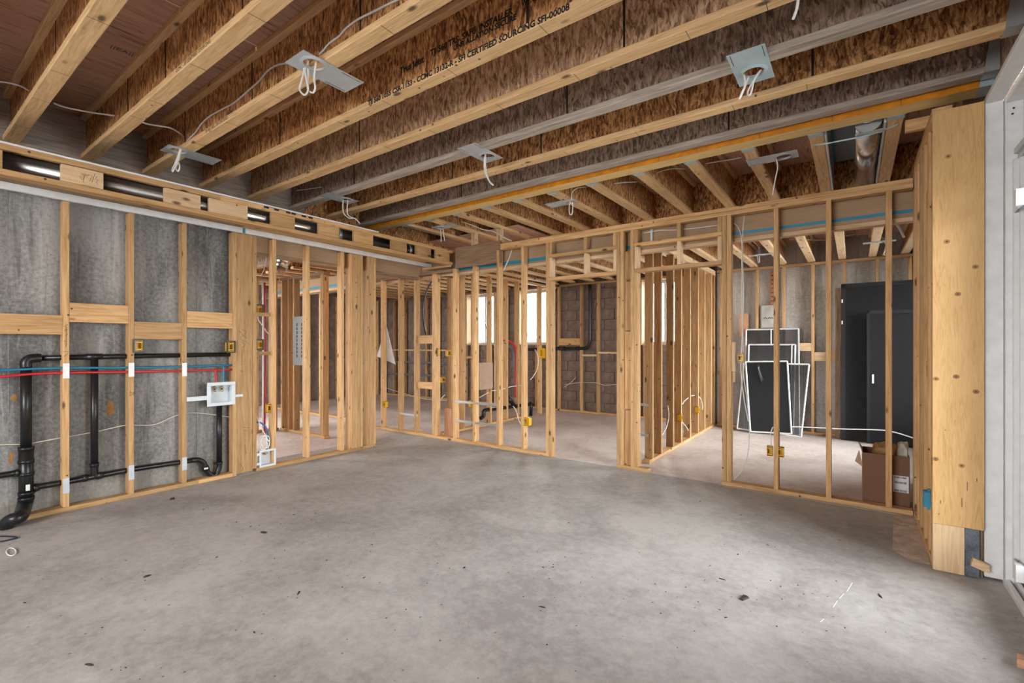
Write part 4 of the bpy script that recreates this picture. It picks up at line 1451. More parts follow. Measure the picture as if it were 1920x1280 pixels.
ebox('black-ringed yellow electrical box beside the arching conduit', ('y', YP + 0.01), 818, 660, 0.045, 0.09, ring=True)
ebox('yellow electrical box just right of the black-ringed one', ('x', -4.80), 843, 662, 0.06, 0.095)
ebox('yellow electrical box above the wood block by the conduit studs', ('x', -4.80), 832, 712, 0.06, 0.085)
ebox('yellow electrical box low on the leftmost partition stud', ('y', YP + 0.01), 720, 758, 0.05, 0.09)
ebox('yellow electrical box low on the stud left of the first doorway', ('y', YP + 0.0), 984, 790, 0.12, 0.10)
ebox('yellow electrical box on the hidden side of the first doorway stud', ('y', YP + 0.03), 1016.5, 662, 0.08, 0.12)
ebox('round yellow box behind the fifth partition stud', ('x', MX + D + 0.01), 886, 757, 0.08, 0.10)
ps = box('plywood_stub', PXu(822), PXu(838), YP + D + 0.03, YP + D + 0.06, 0.002, 0.42, 'redwood')
tag(ps, 'short reddish board standing behind the doubled partition stud', 'board')

# white sheet hanging on a far stud
mb = MB()
pts = [(723, 608), (741, 683), (722, 674), (707, 668)]
f_ = [onY(u, v, 4.80) for u, v in pts]
bk = [p + Vector((0.0, 0.012, 0)) for p in f_]
mb.hull8(f_, bk)
mb.hull8([onY(722, 612, 4.815), onY(716, 640, 4.815), onY(706, 668, 4.815), onY(722, 655, 4.815)], [onY(722, 612, 4.825), onY(716, 640, 4.825), onY(706, 668, 4.825), onY(722, 655, 4.825)])
tag(mb.build('plastic_sheet', 'sheet_white'), 'white pointed sheet hanging beside the leftmost partition stud', 'sheet')

# closet and far framing behind the left opening
c1 = thing('stud_wall', 'back wall of the closet with doubled post seen through the opening', 'wall frame', (-6.5, 3.8, 0))
CYW = 3.75
box('bottom_plate', -7.15, -5.96, CYW, CYW + D, 0.001, T, 'pine', c1)
box('top_plate', -7.15, -5.96, CYW, CYW + D, 2.30, 2.30 + T, 'brownboard', c1)
for u, n in ((527, 1), (539, 1), (549, 1), (600, 2)):
    pstud(u, T, 2.299, n, 'pine', c1, CYW)
c2 = thing('stud_wall', 'side wall of the closet running away on the left', 'wall frame', (-7.2, 2.9, 0))
box('bottom_plate', -7.25, -7.16, 1.6, 3.74, 0.001, T, 'pine', c2)
box('top_plate', -7.25, -7.16, 1.6, 3.74, 2.30, 2.30 + T, 'brownboard', c2)
for y in (2.3, 2.72, 3.1, 3.4, 3.68):
    stud(c2, -7.25, -7.16, y, y + T, T, 2.299)
c3 = thing('stud_wall', 'farther stud wall beyond the closet post', 'wall frame', (-8, 5.0, 0))
box('bottom_plate', -10.2, -6.9, 4.95, 4.95 + D, 0.001, T, 'pine', c3)
box('top_plate', -10.2, -6.9, 4.95, 4.95 + D, 2.27, 2.27 + T, 'brownboard', c3)
for x in (-9.9, -9.4, -8.95, -8.5, -8.04, -7.95, -7.45, -7.0):
    stud(c3, x, x + T, 4.95, 4.95 + D, T, 2.269)
c4 = thing('stud_wall', 'farthest studs along the left end wall', 'wall frame', (-10.2, 6, 0))
for k in range(8):
    y = 5.2 + 0.4 * k
    stud(c4, -10.33, -10.24, y, y + T, 0.001, 2.5)
box('top_plate', -10.33, -10.24, 5.1, 8.1, 2.501, 2.529, 'brownboard', c4)

pn = thing('slotted_panel', 'grey metal panel with two rows of slots on the closet stud', 'panel', (-6.6, CYW - 0.03, 0.9))
a, b = onY(551.5, 594, CYW - 0.01), onY(574, 685, CYW - 0.01)
mb = MB()
mb.box(a.x, b.x, CYW - 0.03, CYW - 0.004, b.z, a.z)
mb.build('panel_sheet', 'panel_grey', pn)
for q in range(9):
    for xx in (a.x + (b.x - a.x) * 0.35, a.x + (b.x - a.x) * 0.75):
        zz = a.z - 0.12 - q * (a.z - b.z - 0.2) / 9
        box('slot', xx - 0.012, xx + 0.012, CYW - 0.0315, CYW - 0.0295, zz - 0.02, zz + 0.02, 'shadow_gap', pn, 0)
fd = thing('foil_duct', 'crumpled silver foil duct hanging above the closet', 'duct', (-6.2, 3.2, 2.2))
mb = MB()
pts = catmull([onX(538, 470, -5.9), onX(535, 480, -5.9), onX(531, 492, -5.9), onX(527, 503, -5.9)], 6)
mb.tube(pts, [0.075 + random.uniform(-0.012, 0.012) for _ in pts], 14, smooth=False)
mb.build('foil_sleeve', 'foil', fd)
mb = MB()
mb.tube([onX(527, 503, -5.9), onX(525, 514, -5.9)], 0.05, 12)
mb.build('collar', 'redwood_z', fd)
cable('white cable dangling inside the top of the closet opening', [onX(u, v, XL - 0.15) for u, v in ((503, 475), (498, 490), (495, 505), (489, 517))], 0.005)
cable('white cable curving down inside the closet opening', [onX(u, v, XL - 0.15) for u, v in ((480, 577), (484, 598), (492, 610), (500, 622), (510, 630))], 0.006)
for i, (u0, u1, v0, v1, col) in enumerate(((496, 500, 530, 740, 'pex_red'), (492.5, 495, 525, 745, 'cable_white'), (518, 526, 648, 672, 'yellow_plastic'))):
    a, b = onX(u0, v0, -7.1), onX(u1, v1, -7.1)
    if col == 'yellow_plastic':
        continue
    tag(tube('supply_tube', [(-7.1, a.y, a.z), (-7.1, a.y + 0.01, (a.z + b.z) / 2), (-7.1, a.y, 0.001)], 0.014, col, None), '%s tube standing in the back of the closet' % ('red' if i == 0 else 'white'), 'water tube')

# ================================================================ RIGHT REAR ROOM CONTENTS
def bar(mb, a, b, r):
    mb.tube([a, b], r, 4, smooth=False)


def screen(label, corners, Y0, mesh_mat, rails=(), th=0.0115, group='window screens leaning on the back wall'):
    """corners: px TL, TR, BR, BL; leans: bottom at Y0 - 0.15, top at Y0"""
    ztop = 1.6
    def pt(u, v, top):
        return onY(u, v, Y0 if top else Y0 - 0.14)
    TL, TR = pt(*corners[0], True), pt(*corners[1], True)
    BR, BL = pt(*corners[2], False), pt(*corners[3], False)
    t = thing('window_screen', label, 'window screen', ((BL.x + BR.x) / 2, (BL.y + BR.y) / 2, min(BL.z, BR.z)), group)
    for (a, b) in ((TL, TR), (TR, BR), (BR, BL), (BL, TL)):
        mb = MB()
        bar(mb, a, b, th)
        mb.build('frame_bar', 'white_paint', t)
    for (fa, fb) in rails:
        mb = MB()
        bar(mb, fa(TL, TR, BR, BL), fb(TL, TR, BR, BL), th * 0.8)
        mb.build('cross_bar', 'white_paint', t)
    mb = MB()
    n = Vector((0, 0.002, 0))
    mb.hull8([TL, TR, BR, BL], [TL + n, TR + n, BR + n, BL + n])
    mb.build('mesh', mesh_mat, t)
    return t


V = lambda k: (lambda TL, TR, BR, BL: TL + (TR - TL) * k)
Bk = lambda k: (lambda TL, TR, BR, BL: BL + (BR - BL) * k)
Lk = lambda k: (lambda TL, TR, BR, BL: TL + (BL - TL) * k)
Rk = lambda k: (lambda TL, TR, BR, BL: TR + (BR - TR) * k)
screen('tallest white-framed window screen with a vertical bar', [(1399, 618), (1497, 616), (1499, 816), (1396, 809)], 8.10, 'screen_mesh', [(V(0.49), Bk(0.49))])
screen('white-framed window screen second tallest in the leaning stack', [(1404, 646), (1491, 646), (1487, 812), (1400, 810)], 8.04, 'screen_mesh', [(V(0.93), Bk(0.93))])
screen('widest white-framed screen skewed against the others', [(1395, 680), (1517, 683), (1502, 819), (1382, 803)], 7.96, 'screen_mesh')
screen('front white-framed screen with black mesh', [(1398, 678), (1476, 677), (1484, 813), (1407, 809)], 7.90, 'screen_mesh_dark')
mb = MB()
mb.tube(catmull([onY(u, v, 7.86) for u, v in ((1421, 684), (1424, 700), (1427, 712), (1425, 720), (1430, 712), (1424, 695), (1423, 684))], 4), 0.008, 5)
tag(mb.build('plastic_wrap', 'clear_film'), 'shiny shred of plastic wrap on the black screen', 'plastic wrap')

bd = thing('door_panel', 'tall black door slab leaning on the back wall', 'door', (0.3, 8.1, 0))
a, b = onY(1577, 532, 8.02), onY(1577, 828, 7.93)
Xa = a.x


def leaning_slab(parent, x0, x1, yb, yt, z1, th, mat, name='slab'):
    mb = MB()
    mb.hull8([(x0, yb, 0.003), (x1, yb, 0.003), (x1, yb + th, 0.003), (x0, yb + th, 0.003)], [(x0, yt, z1), (x1, yt, z1), (x1, yt + th, z1), (x0, yt + th, z1)])
    return mb.build(name, mat, parent)


leaning_slab(bd, Xa, 0.93, 7.93, 8.06, a.z, 0.045, 'door_black')
for (x0, x1, z0, z1) in ((Xa, Xa + 0.05, 0.02, a.z), (Xa, 0.93, a.z - 0.05, a.z)):
    k0 = 7.93 + 0.13 * z0 / a.z
    k1 = 7.93 + 0.13 * z1 / a.z
    mb = MB()
    mb.hull8([(x0, k0 - 0.006, z0), (x1, k0 - 0.006, z0), (x1, k0, z0), (x0, k0, z0)], [(x0, k1 - 0.006, z1), (x1, k1 - 0.006, z1), (x1, k1, z1), (x0, k1, z1)])
    mb.build('edge_trim', 'edge_dark', bd)
for zz in (1.6, 1.9):
    y = 7.93 + 0.13 * zz / a.z
    box('hinge_mark', Xa + 0.005, Xa + 0.02, y - 0.009, y - 0.005, zz, zz + 0.05, 'nail_white', bd, 0)
bd2 = thing('door_panel', 'shorter black door slab in front of the tall black one', 'door', (0.4, 7.9, 0))
a2 = onY(1625, 583, 7.93)
leaning_slab(bd2, a2.x, 0.95, 7.84, 7.90, a2.z, 0.04, 'door_black')
for (x0, x1, z0, z1) in ((a2.x, a2.x + 0.035, 0.02, a2.z), (a2.x, 0.95, a2.z - 0.04, a2.z)):
    k0, k1 = 7.84 + 0.06 * z0 / a2.z, 7.84 + 0.06 * z1 / a2.z
    mb = MB()
    mb.hull8([(x0, k0 - 0.006, z0), (x1, k0 - 0.006, z0), (x1, k0, z0), (x0, k0, z0)], [(x0, k1 - 0.006, z1), (x1, k1 - 0.006, z1), (x1, k1, z1), (x0, k1, z1)])
    mb.build('edge_trim', 'edge_dark', bd2)
p = onY(1635, 710, 7.86)
box('door_latch', p.x, p.x + 0.02, 7.862, 7.872, p.z - 0.06, p.z + 0.06, 'nail_white', bd2, 0.002)
xb = onY(1566, 600, 8.08).x
lp = leaning_slab(None, xb, Xa - 0.012, 7.98, 8.09, onY(1566, 540, 8.08).z, 0.03, 'brownboard_z', 'edge_panel')
tag(lp, 'narrow dark brown panel leaning left of the black door slab', 'panel')

pc = thing('chimney_stub', 'grey concrete block on a red brick column in the rear corner', 'masonry', (-1.2, 8.2, 1.3))
xa_, xb_ = onY(1427, 590, 8.20).x, onY(1456, 590, 8.20).x
zA, zB = onY(1440, 615, 8.2).z, onY(1440, 572, 8.2).z
box('concrete_block', xa_, xb_, 8.16, 8.26, zA, zB, 'chimney_block', pc, 0.01)
xc0, xc1 = onY(1445, 540, 8.22).x, onY(1462, 540, 8.22).x
zz = zB + 0.003
while zz < 2.44:
    box('brick', xc0, xc1, 8.19, 8.262, zz, zz + 0.055, 'red_brick', pc, 0.004)
    zz += 0.065
mb = MB()
for stroke in ([(1432, 597), (1435, 595), (1438, 598)], [(1440, 597), (1443, 595), (1446, 597)], [(1447, 595), (1450, 597)]):
    mb.tube([onY(u, v, 8.159) for u, v in stroke], 0.006, 4)
mb.build('marking', 'ink_soft', pc)
ob = box('board_offcut', onY(1386, 600, 8.13).x, onY(1403, 600, 8.13).x, 8.12, 8.145, onY(1395, 631, 8.13).z, onY(1395, 588, 8.13).z, 'redwood')
tag(ob, 'small orange-brown board fixed on the block wall left of the screens', 'board')

cable('pair of white cables dropping inside the partition, left strand', [onY(u, v, YP + D + 0.02) for u, v in ((1376, 418), (1384, 426), (1390, 445), (1391, 480), (1391, 560), (1393, 640), (1394, 700), (1400, 745), (1405, 800), (1402, 850), (1392, 880), (1376, 899))], 0.0042)
cable('pair of white cables dropping inside the partition, right strand', [onY(u, v, YP + D + 0.03) for u, v in ((1397, 397), (1393, 430), (1392, 480), (1394, 560), (1391, 640), (1389, 690), (1394, 740), (1403, 790))], 0.0042)
cable('white cable strung level across the rear room floor', [onY(u, v, 7.825) for u, v in ((1460, 799), (1520, 801), (1580, 804), (1650, 806), (1680, 811), (1716, 822))], 0.008)
cable('white cable rising beside the paired yellow boxes', [onY(u, v, YP + D + 0.012) for u, v in ((1446, 834), (1445, 815), (1448, 803), (1450, 800))], 0.005)
wbk = thing('wood_bracket', 'short wood bracket nailed to the doorway stud holding a yellow box', 'bracket', (0, 4.8, 1.1))
xq = x3 + 2 * T + 0.004
box('bracket_block', xq, xq + 0.03, YP + 0.01, YP + 0.05, onY(1380, 697, YP).z, onY(1380, 641, YP).z, 'pale', wbk)
box('bracket_stick', xq + 0.012, xq + 0.03, YP + 0.012, YP + 0.03, onY(1380, 716, YP).z, onY(1380, 698, YP).z, 'pale', wbk)
ebox('yellow electrical box on the wood bracket right of the second doorway', ('y', YP + 0.02), 1388.5, 671, 0.045, 0.08)
ebox('yellow electrical box on the left side of the third partition stud', ('y', YP + 0.03), 1443, 846, 0.045, 0.085)
ebox('yellow electrical box on the right side of the third partition stud', ('y', YP + 0.0), 1463.5, 848, 0.045, 0.085)

# cardboard box
cbx = thing('cardboard_box', 'brown cardboard box with a shipping label behind the partition end', 'box', (0.2, 5.0, 0))
x0, x1 = onY(1617, 940, 4.84).x, onY(1706, 940, 4.84).x
y0, y1 = 4.835, 5.14
zt = onY(1650, 851, 4.84).z
k = 0.006
box('side_panel', x0, x1, y0, y0 + k, 0.002, zt, 'cardboard', cbx, 0.001)
box('side_panel', x0, x1, y1 - k, y1, 0.002, zt, 'cardboard', cbx, 0.001)
box('side_panel', x0 - 0.0, x0 + k, y0 + k, y1 - k, 0.002, zt, 'cardboard_tan', cbx, 0.001)
box('side_panel', x1 - k, x1, y0 + k, y1 - k, 0.002, zt, 'cardboard', cbx, 0.001)
box('bottom_panel', x0 + k, x1 - k, y0 + k, y1 - k, 0.002, 0.01, 'cardboard', cbx, 0.001)
mb = MB()
mb.hull8([(x0 - 0.001, y0 + 0.02, zt - 0.005), (x0 + 0.004, y0 + 0.02, zt - 0.005), (x0 + 0.004, y1 - 0.02, zt - 0.005), (x0 - 0.001, y1 - 0.02, zt - 0.005)],
         [(x0 - 0.028, y0 + 0.03, zt + 0.075), (x0 - 0.024, y0 + 0.03, zt + 0.075), (x0 - 0.024, y1 - 0.05, zt + 0.05), (x0 - 0.028, y1 - 0.05, zt + 0.05)])
mb.build('flap', 'cardboard_tan', cbx)
mb = MB()
mb.hull8([(x0 - 0.001, y0 + 0.005, zt - 0.12), (x0 + 0.003, y0 + 0.005, zt - 0.12), (x0 + 0.003, y0 + 0.02, zt - 0.12), (x0 - 0.001, y0 + 0.02, zt - 0.12)],
         [(x0 - 0.05, y0 + 0.005, zt - 0.08), (x0 - 0.046, y0 + 0.005, zt - 0.08), (x0 - 0.02, y0 + 0.02, zt + 0.01), (x0 - 0.024, y0 + 0.02, zt + 0.01)])
mb.build('flap', 'cardboard_tan', cbx)
la, lb_ = onY(1674, 890, y0), onY(1704, 925, y0)
mb = MB()
mb.box(la.x, lb_.x, y0 - 0.001, y0 - 0.0003, lb_.z, la.z)
lbl = mb.build('shipping_label', 'label_white', cbx)
mb = MB()
random.seed(3)
for (vr, h_) in ((894, 0.012), (903, 0.016), (918, 0.018)):
    zz = onY(1690, vr, y0).z
    xx = la.x + 0.008
    while xx < lb_.x - 0.012:
        wd = random.choice((0.0012, 0.002, 0.003))
        mb.box(xx, xx + wd, y0 - 0.0016, y0 - 0.0008, zz - h_, zz)
        xx += wd + random.choice((0.001, 0.0018, 0.003))
mb.build('barcode', 'ink', lbl)['kind'] = 'stuff'


def lumpy(name, c, r, mat, seed, amp=0.25, sub=3):
    bm = bmesh.new()
    bmesh.ops.create_icosphere(bm, subdivisions=sub, radius=1.0)
    rnd = random.Random(seed)
    ph = [(Vector((rnd.uniform(-1, 1), rnd.uniform(-1, 1), rnd.uniform(-1, 1))).normalized(), rnd.uniform(3, 8), rnd.uniform(0, 6)) for _ in range(7)]
    for v in bm.verts:
        d = v.co.normalized()
        h = sum(math.sin(d.dot(a) * f + p) for a, f, p in ph) / 7
        e = max(abs(d.x), abs(d.y), abs(d.z)) ** -0.55
        v.co = Vector((d.x * r[0], d.y * r[1], d.z * r[2])) * (1 + amp * h) * e
    me = bpy.data.meshes.new(name)
    bm.to_mesh(me)
    bm.free()
    me.materials.append(M(mat))
    o = bpy.data.objects.new(name, me)
    return place(o, None, c)


p = onY(1664, 838, 5.05)
o = lumpy('paper_bag', (p.x, 5.04, zt - 0.02), (0.095, 0.075, 0.085), 'paper_brown', 5, 0.35)
tag(o, 'crumpled brown paper bag stuffed in the cardboard box', 'bag')
p = onY(1704, 840, 5.0)
o = lumpy('cloth_bag', (x1 - 0.035, 5.0, zt - 0.0), (0.035, 0.06, 0.09), 'cloth_white', 9, 0.3)
tag(o, 'off-white crumpled cloth tucked beside the brown paper bag', 'cloth')

# ================================================================ DUCT BAY ABOVE THE RIGHT ROOM
db = thing('duct_chase', 'white boarded joist bay with blue tape seams holding a round duct', 'duct chase', (0, 4.4, ZB))
xA, xB = -0.26 + 0.092, 0.183
box('side_lining', xA, xA + 0.016, 4.04, 5.6, ZB - 0.005, 3.12, 'drywall', db)
box('side_lining', xB - 0.016, xB, 4.04, 5.6, ZB - 0.005, 3.12, 'drywall', db)
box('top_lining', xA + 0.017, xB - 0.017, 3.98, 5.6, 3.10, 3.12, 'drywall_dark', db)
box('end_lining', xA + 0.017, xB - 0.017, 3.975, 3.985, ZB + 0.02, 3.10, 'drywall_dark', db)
box('tape_seam', xA + 0.017, xA + 0.035, 3.99, 5.6, 3.096, 3.0995, 'tape_blue', db, 0)
box('tape_seam', xA + 0.035, xB - 0.02, 4.42, 4.45, 3.096, 3.0995, 'tape_blue', db, 0)
rd = thing('round_duct', 'short silver round duct in the white boarded joist bay', 'duct', (0.085, 4.4, 2.765))
mb = MB()
mb.tube([(0.085, 4.06, 2.845), (0.085, 5.6, 2.845)], 0.075, 24)
mb.build('pipe', 'bright_steel', rd)
mb = MB()
mb.tube([(0.085, 4.04, 2.845), (0.085, 4.06, 2.845)], 0.078, 24)
mb.build('end_cap', 'galv', rd)
box('cap_plate', 0.06, 0.11, 4.033, 4.04, 2.83, 2.87, 'bright_steel', rd)
box('support_plate', 0.01, xB - 0.018, 4.03, 4.10, 2.764, 2.767, 'galv', rd)
sp = tube('steel_strap', [(-0.24, 4.16, ZB - 0.006), (-0.20, 4.14, ZB - 0.025), (-0.05, 4.09, 2.762), (0.085, 4.08, 2.758), (0.18, 4.10, ZB - 0.03), (0.25, 4.12, ZB - 0.006)], 0.006, 'galv_blue')
tag(sp, 'thin steel strap bowed across the white duct bay', 'strap')

# ================================================================ LIGHT ROUGH-IN PLATES
def light_plate(label, x0, x1, y0, y1, z, hole, loops, along='y', mat='plate_steel', tilt=None):
    """plate with a collared hole, wires hanging through it"""
    t = thing('light_mounting_plate', label, 'light plate', ((x0 + x1) / 2, (y0 + y1) / 2, z - 0.004), 'recessed light mounting plates')
    hx, hy = hole
    r = 0.055
    n = 24
    bm = bmesh.new()
    outer, inner = [], []
    for k in range(n):
        a = 2 * math.pi * k / n
        c, s = math.cos(a), math.sin(a)
        inner.append(bm.verts.new((hx + r * c, hy + r * s, z - 0.002)))
        # ray to rectangle border
        tx = ((x1 - hx) / c) if c > 1e-9 else ((x0 - hx) / c if c < -1e-9 else 1e9)
        ty = ((y1 - hy) / s) if s > 1e-9 else ((y0 - hy) / s if s < -1e-9 else 1e9)
        m = min(tx, ty)
        outer.append(bm.verts.new((hx + m * c, hy + m * s, z - 0.002)))
    corners = []
    for k in range(n):
        k2 = (k + 1) % n
        a, b = outer[k].co, outer[k2].co
        vs = [inner[k], outer[k]]
        # add the corner if the two border points lie on different sides
        if abs(a.x - b.x) > 1e-6 and abs(a.y - b.y) > 1e-6:
            cxx = x1 if abs(a.x - x1) < 1e-6 or abs(b.x - x1) < 1e-6 else x0
            cyy = y1 if abs(a.y - y1) < 1e-6 or abs(b.y - y1) < 1e-6 else y0
            vs.append(bm.verts.new((cxx, cyy, z - 0.002)))
        vs += [outer[k2], inner[k2]]
        bm.faces.new(vs)
    bmesh.ops.recalc_face_normals(bm, faces=bm.faces)
    ext = bmesh.ops.extrude_face_region(bm, geom=list(bm.faces))
    bmesh.ops.translate(bm, vec=(0, 0, -0.0015), verts=[g for g in ext['geom'] if isinstance(g, bmesh.types.BMVert)])
    me = bpy.data.meshes.new('plate')
    c0 = Vector(((x0 + x1) / 2, (y0 + y1) / 2, z))
    bmesh.ops.translate(bm, vec=-c0, verts=bm.verts)
    bmesh.ops.recalc_face_normals(bm, faces=bm.faces)
    bm.to_mesh(me)
    bm.free()
    me.materials.append(M(mat))
    plo = place(bpy.data.objects.new('plate', me), t, c0)
    # collar: rolled rim under the hole
    mb = MB()
    for (ra, rb2, za, zb2) in ((r + 0.016, r + 0.008, z - 0.0036, z - 0.009), (r + 0.008, r, z - 0.009, z - 0.012), (r, r - 0.001, z - 0.012, z + 0.004)):
        for k in range(n):
            a, b = 2 * math.pi * k / n, 2 * math.pi * (k + 1) / n
            mb.poly([(hx + ra * math.cos(a), hy + ra * math.sin(a), za), (hx + ra * math.cos(b), hy + ra * math.sin(b), za),
                     (hx + rb2 * math.cos(b), hy + rb2 * math.sin(b), zb2), (hx + rb2 * math.cos(a), hy + rb2 * math.sin(a), zb2)])
            mb.sm[-1] = True
    mb.build('collar', mat, plo)
    # embossed slots
    if along == 'y':
        far = y1 if abs(y1 - hy) > abs(hy - y0) else y0
        s0 = hy + (far - hy) * 0.5
        s1 = hy + (far - hy) * 0.95
        for xx in (x0 + 0.014, x1 - 0.017):
            box('slot', xx, xx + 0.003, s0, s1, z - 0.0042, z - 0.003, 'shadow_gap', plo, 0)
    else:
        far = x1 if abs(x1 - hx) > abs(hx - x0) else x0
        s0 = hx + (far - hx) * 0.5
        s1 = hx + (far - hx) * 0.95
        for yy in (y0 + 0.014, y1 - 0.017):
            box('slot', s0, s1, yy, yy + 0.003, z - 0.0042, z - 0.003, 'shadow_gap', plo, 0)
    for lp_ in loops:
        mb = MB()
        mb.tube(catmull(lp_, 6), 0.0052, 8)
        mb.build('wire_loop', 'cable_white', t)
    return t


def loops_px(paths, Y):
    return [[onY(u, v, Y) for u, v in p] for p in paths]


def plate_from_px(label, tl, lf, bt, rg, hole_px, zpl, paths, along='y', mat='plate_steel', hoff=0.0):
    q = [onZ(*c, zpl) for c in (tl, lf, bt, rg)]
    xs_ = sorted(p.x for p in q)
    ys_ = sorted(p.y for p in q)
    x0, x1 = (xs_[0] + xs_[1]) / 2, (xs_[2] + xs_[3]) / 2
    y0, y1 = (ys_[0] + ys_[1]) / 2, (ys_[2] + ys_[3]) / 2
    h = onZ(*hole_px, zpl - 0.01)
    hx = min(max(h.x, x0 + 0.06), x1 - 0.06)
    hy = min(max(h.y, y0 + 0.06), y1 - 0.06)
    lp_ = []
    for i, pth in enumerate(paths):
        lp_.append([onY(u, v, hy + 0.012 * (i - 0.5)) for u, v in pth])
    return light_plate(label, x0, x1, y0, y1, zpl, (hx, hy), lp_, along, mat)


ZP = ZJ - 0.001
plate_from_px('largest metal light plate, under the lettered joist bay at upper left', (569, 91), (536, 115), (646, 174), (681, 154), (588, 121), ZP,
              [[(566, 112), (570, 130), (566, 150), (562, 168), (571, 178), (578, 168), (574, 145), (572, 130), (579, 113)],
               [(577, 113), (578, 140), (577, 165), (586, 174), (591, 165), (589, 145), (593, 114)]])
plate_from_px('metal light plate just above the left bulkhead', (316.7, 269), (300.4, 280.8), (398, 309), (414.6, 299.6), (335, 282), ZP,
              [[(338, 278), (331, 300), (323, 318), (325, 320), (333, 302), (339, 280)], [(340, 280), (335, 300), (330, 314), (334, 321), (337, 312), (334, 298), (340, 279)]])
plate_from_px('pale light plate half hidden above the bulkhead middle', (615, 360), (597, 366.6), (655, 382), (674.5, 376), (651, 374.5), ZP,
              [[(643.5, 373), (643, 393), (646, 402), (655, 409), (665, 409), (670, 413), (674.5, 419)], [(652, 374), (651, 398), (656, 406), (664, 409)]])
plate_from_px('light plate with a short cable tail above the middle of the room', (889, 266.8), (856, 278), (913, 305), (944, 294.7), (914, 293), ZP,
              [[(910, 288), (908, 303), (909, 320), (914, 334), (920, 344), (925, 347)], [(911, 289), (910, 305), (912, 322), (917, 338), (924, 346)]])
plate_from_px('blue-grey light plate with two cable ends near the patio side', (1433, 79.6), (1360, 105.5), (1388.7, 163.4), (1453, 141), (1413, 136), ZP,
              [[(1394, 139), (1397, 150), (1396, 162), (1390, 175), (1386, 186)], [(1404, 144), (1399, 156), (1394, 170), (1387, 185)],
               [(1427, 131), (1415, 148), (1405, 165), (1402, 176), (1406, 178), (1410, 168), (1414, 150), (1425, 132)]], mat='galv_blue')
ZM = ZB - 0.001


def plate_mid(label, lft, rgt, z, hole_px, paths, wid=0.17, flip=False, mat='plate_steel'):
    a, b = onZ(*lft, z), onZ(*rgt, z)
    yc = (a.y + b.y) / 2
    x0, x1 = min(a.x, b.x), max(a.x, b.x)
    if x1 - x0 < 0.3:
        x1 = x0 + 0.34
    h = onZ(*hole_px, z - 0.01)
    hx = min(max(h.x, x0 + 0.065), x1 - 0.065)
    lp_ = [[onY(u, v, yc) for u, v in p] for p in paths]
    return light_plate(label, x0, x1, yc - wid / 2, yc + wid / 2, z, (hx, yc), lp_, 'x', mat)


plate_mid('light plate under the short joists nearest the bulkhead end', (818, 428), (853, 420), ZM, (826, 427),
          [[(826, 430), (827, 440), (827, 453)], [(831, 430), (832, 440), (834, 452)]])
plate_mid('light plate with a single loop under the short joists', (1029, 386), (1079, 375), ZM, (1071, 377),
          [[(1069, 378), (1067, 392), (1069, 402), (1073, 400), (1074, 388), (1073, 379)]])
plate_mid('light plate with a hanging wire in front of the white duct bay', (1402, 307), (1496, 285), ZM, (1469, 292),
          [[(1456, 297), (1458, 315), (1453, 340), (1449, 366)]])
plate_mid('light plate with looped wires in the right rear room', (1618, 456), (1680, 450), ZRJ - 0.001, (1657, 452),
          [[(1655, 448), (1661, 460), (1657, 475), (1660, 478), (1665, 468), (1662, 452)], [(1653, 444), (1664, 452), (1659, 470), (1655, 478)]], 0.12)
plate_mid('light plate over the leaning screens in the rear room', (1405, 481), (1451, 473), ZRJ - 0.001, (1422, 478),
          [[(1420, 480), (1422, 493)], [(1424, 479), (1424, 492)]], 0.12)

cable('white cable clipped along the joist web between the two upper left plates', [onY(u, v, 1.485) for u, v in ((544, 117), (520, 122), (502, 133), (486, 152), (470, 166), (440, 192), (420, 203), (395, 217), (378, 232), (368, 247), (357, 258), (342, 277))], 0.0058)
cable('white cable rising from the largest light plate out of the picture', [onY(u, v, 1.485) for u, v in ((599, 102), (606, 95), (618, 81), (636, 68), (650, 52), (672, 36), (700, 22), (745, 0), (800, -22))], 0.0058)
cable('white cable arching in to the plate above the left bulkhead', [onZ(u, v, 2.97) for u, v in ((262, 228), (280, 233), (305, 237), (320, 240), (333, 247), (345, 256), (350, 260))], 0.0058)
cable('white cable crossing the joist bay in the upper left corner', [onZ(u, v, 3.0) for u, v in ((-30, 150), (0, 153), (20, 156), (40, 162), (58, 172))], 0.0058)
cable('white cable bridging the second joist bay at upper left', [onZ(u, v, 2.99) for u, v in ((100, 193), (118, 200), (150, 207), (180, 212), (216, 217))], 0.0058)
cable('short white cable stub above the pale half hidden plate', [onZ(u, v, 2.98) for u, v in ((556, 357), (575, 355), (595, 352), (613, 350))], 0.0058)
cable('white cable tail dropping at the top edge near the patio side', [onY(u, v, 2.3) for u, v in ((1497, -12), (1496, 4), (1493, 20), (1487, 36))], 0.0058)
cable('white cable running between short joists beside the duct bay plate', [onZ(u, v, 2.95) for u, v in ((1321, 307), (1345, 303), (1370, 299), (1390, 295))], 0.0058)
cable('white cable bridging the short joist bays over the doorways', [onZ(u, v, 2.95) for u, v in ((1232, 324), (1250, 318), (1268, 316), (1284, 317))], 0.0058)
cable('white cable stub between short joists in mid ceiling', [onZ(u, v, 2.95) for u, v in ((1152, 344), (1170, 342), (1195, 341))], 0.0058)
cable('white cable hooking down to the single loop light plate', [onY(u, v, 4.2) for u, v in ((1098, 350), (1082, 353), (1073, 361), (1072, 374))], 0.005)
cable('grey cables twisted under the short joists by the bulkhead', [onY(u, v, 4.4) for u, v in ((865, 415), (885, 422), (905, 430), (925, 434), (945, 445), (960, 452))], 0.006, 'cable_cream')
cable('white rigid cable hanging from the rear room joists', [Vector((onY(1681, 414, 5.9).x, 5.9, 2.845))] + [onY(u, v, 5.9) for u, v in ((1681, 414), (1687, 428), (1695, 445))], 0.010)
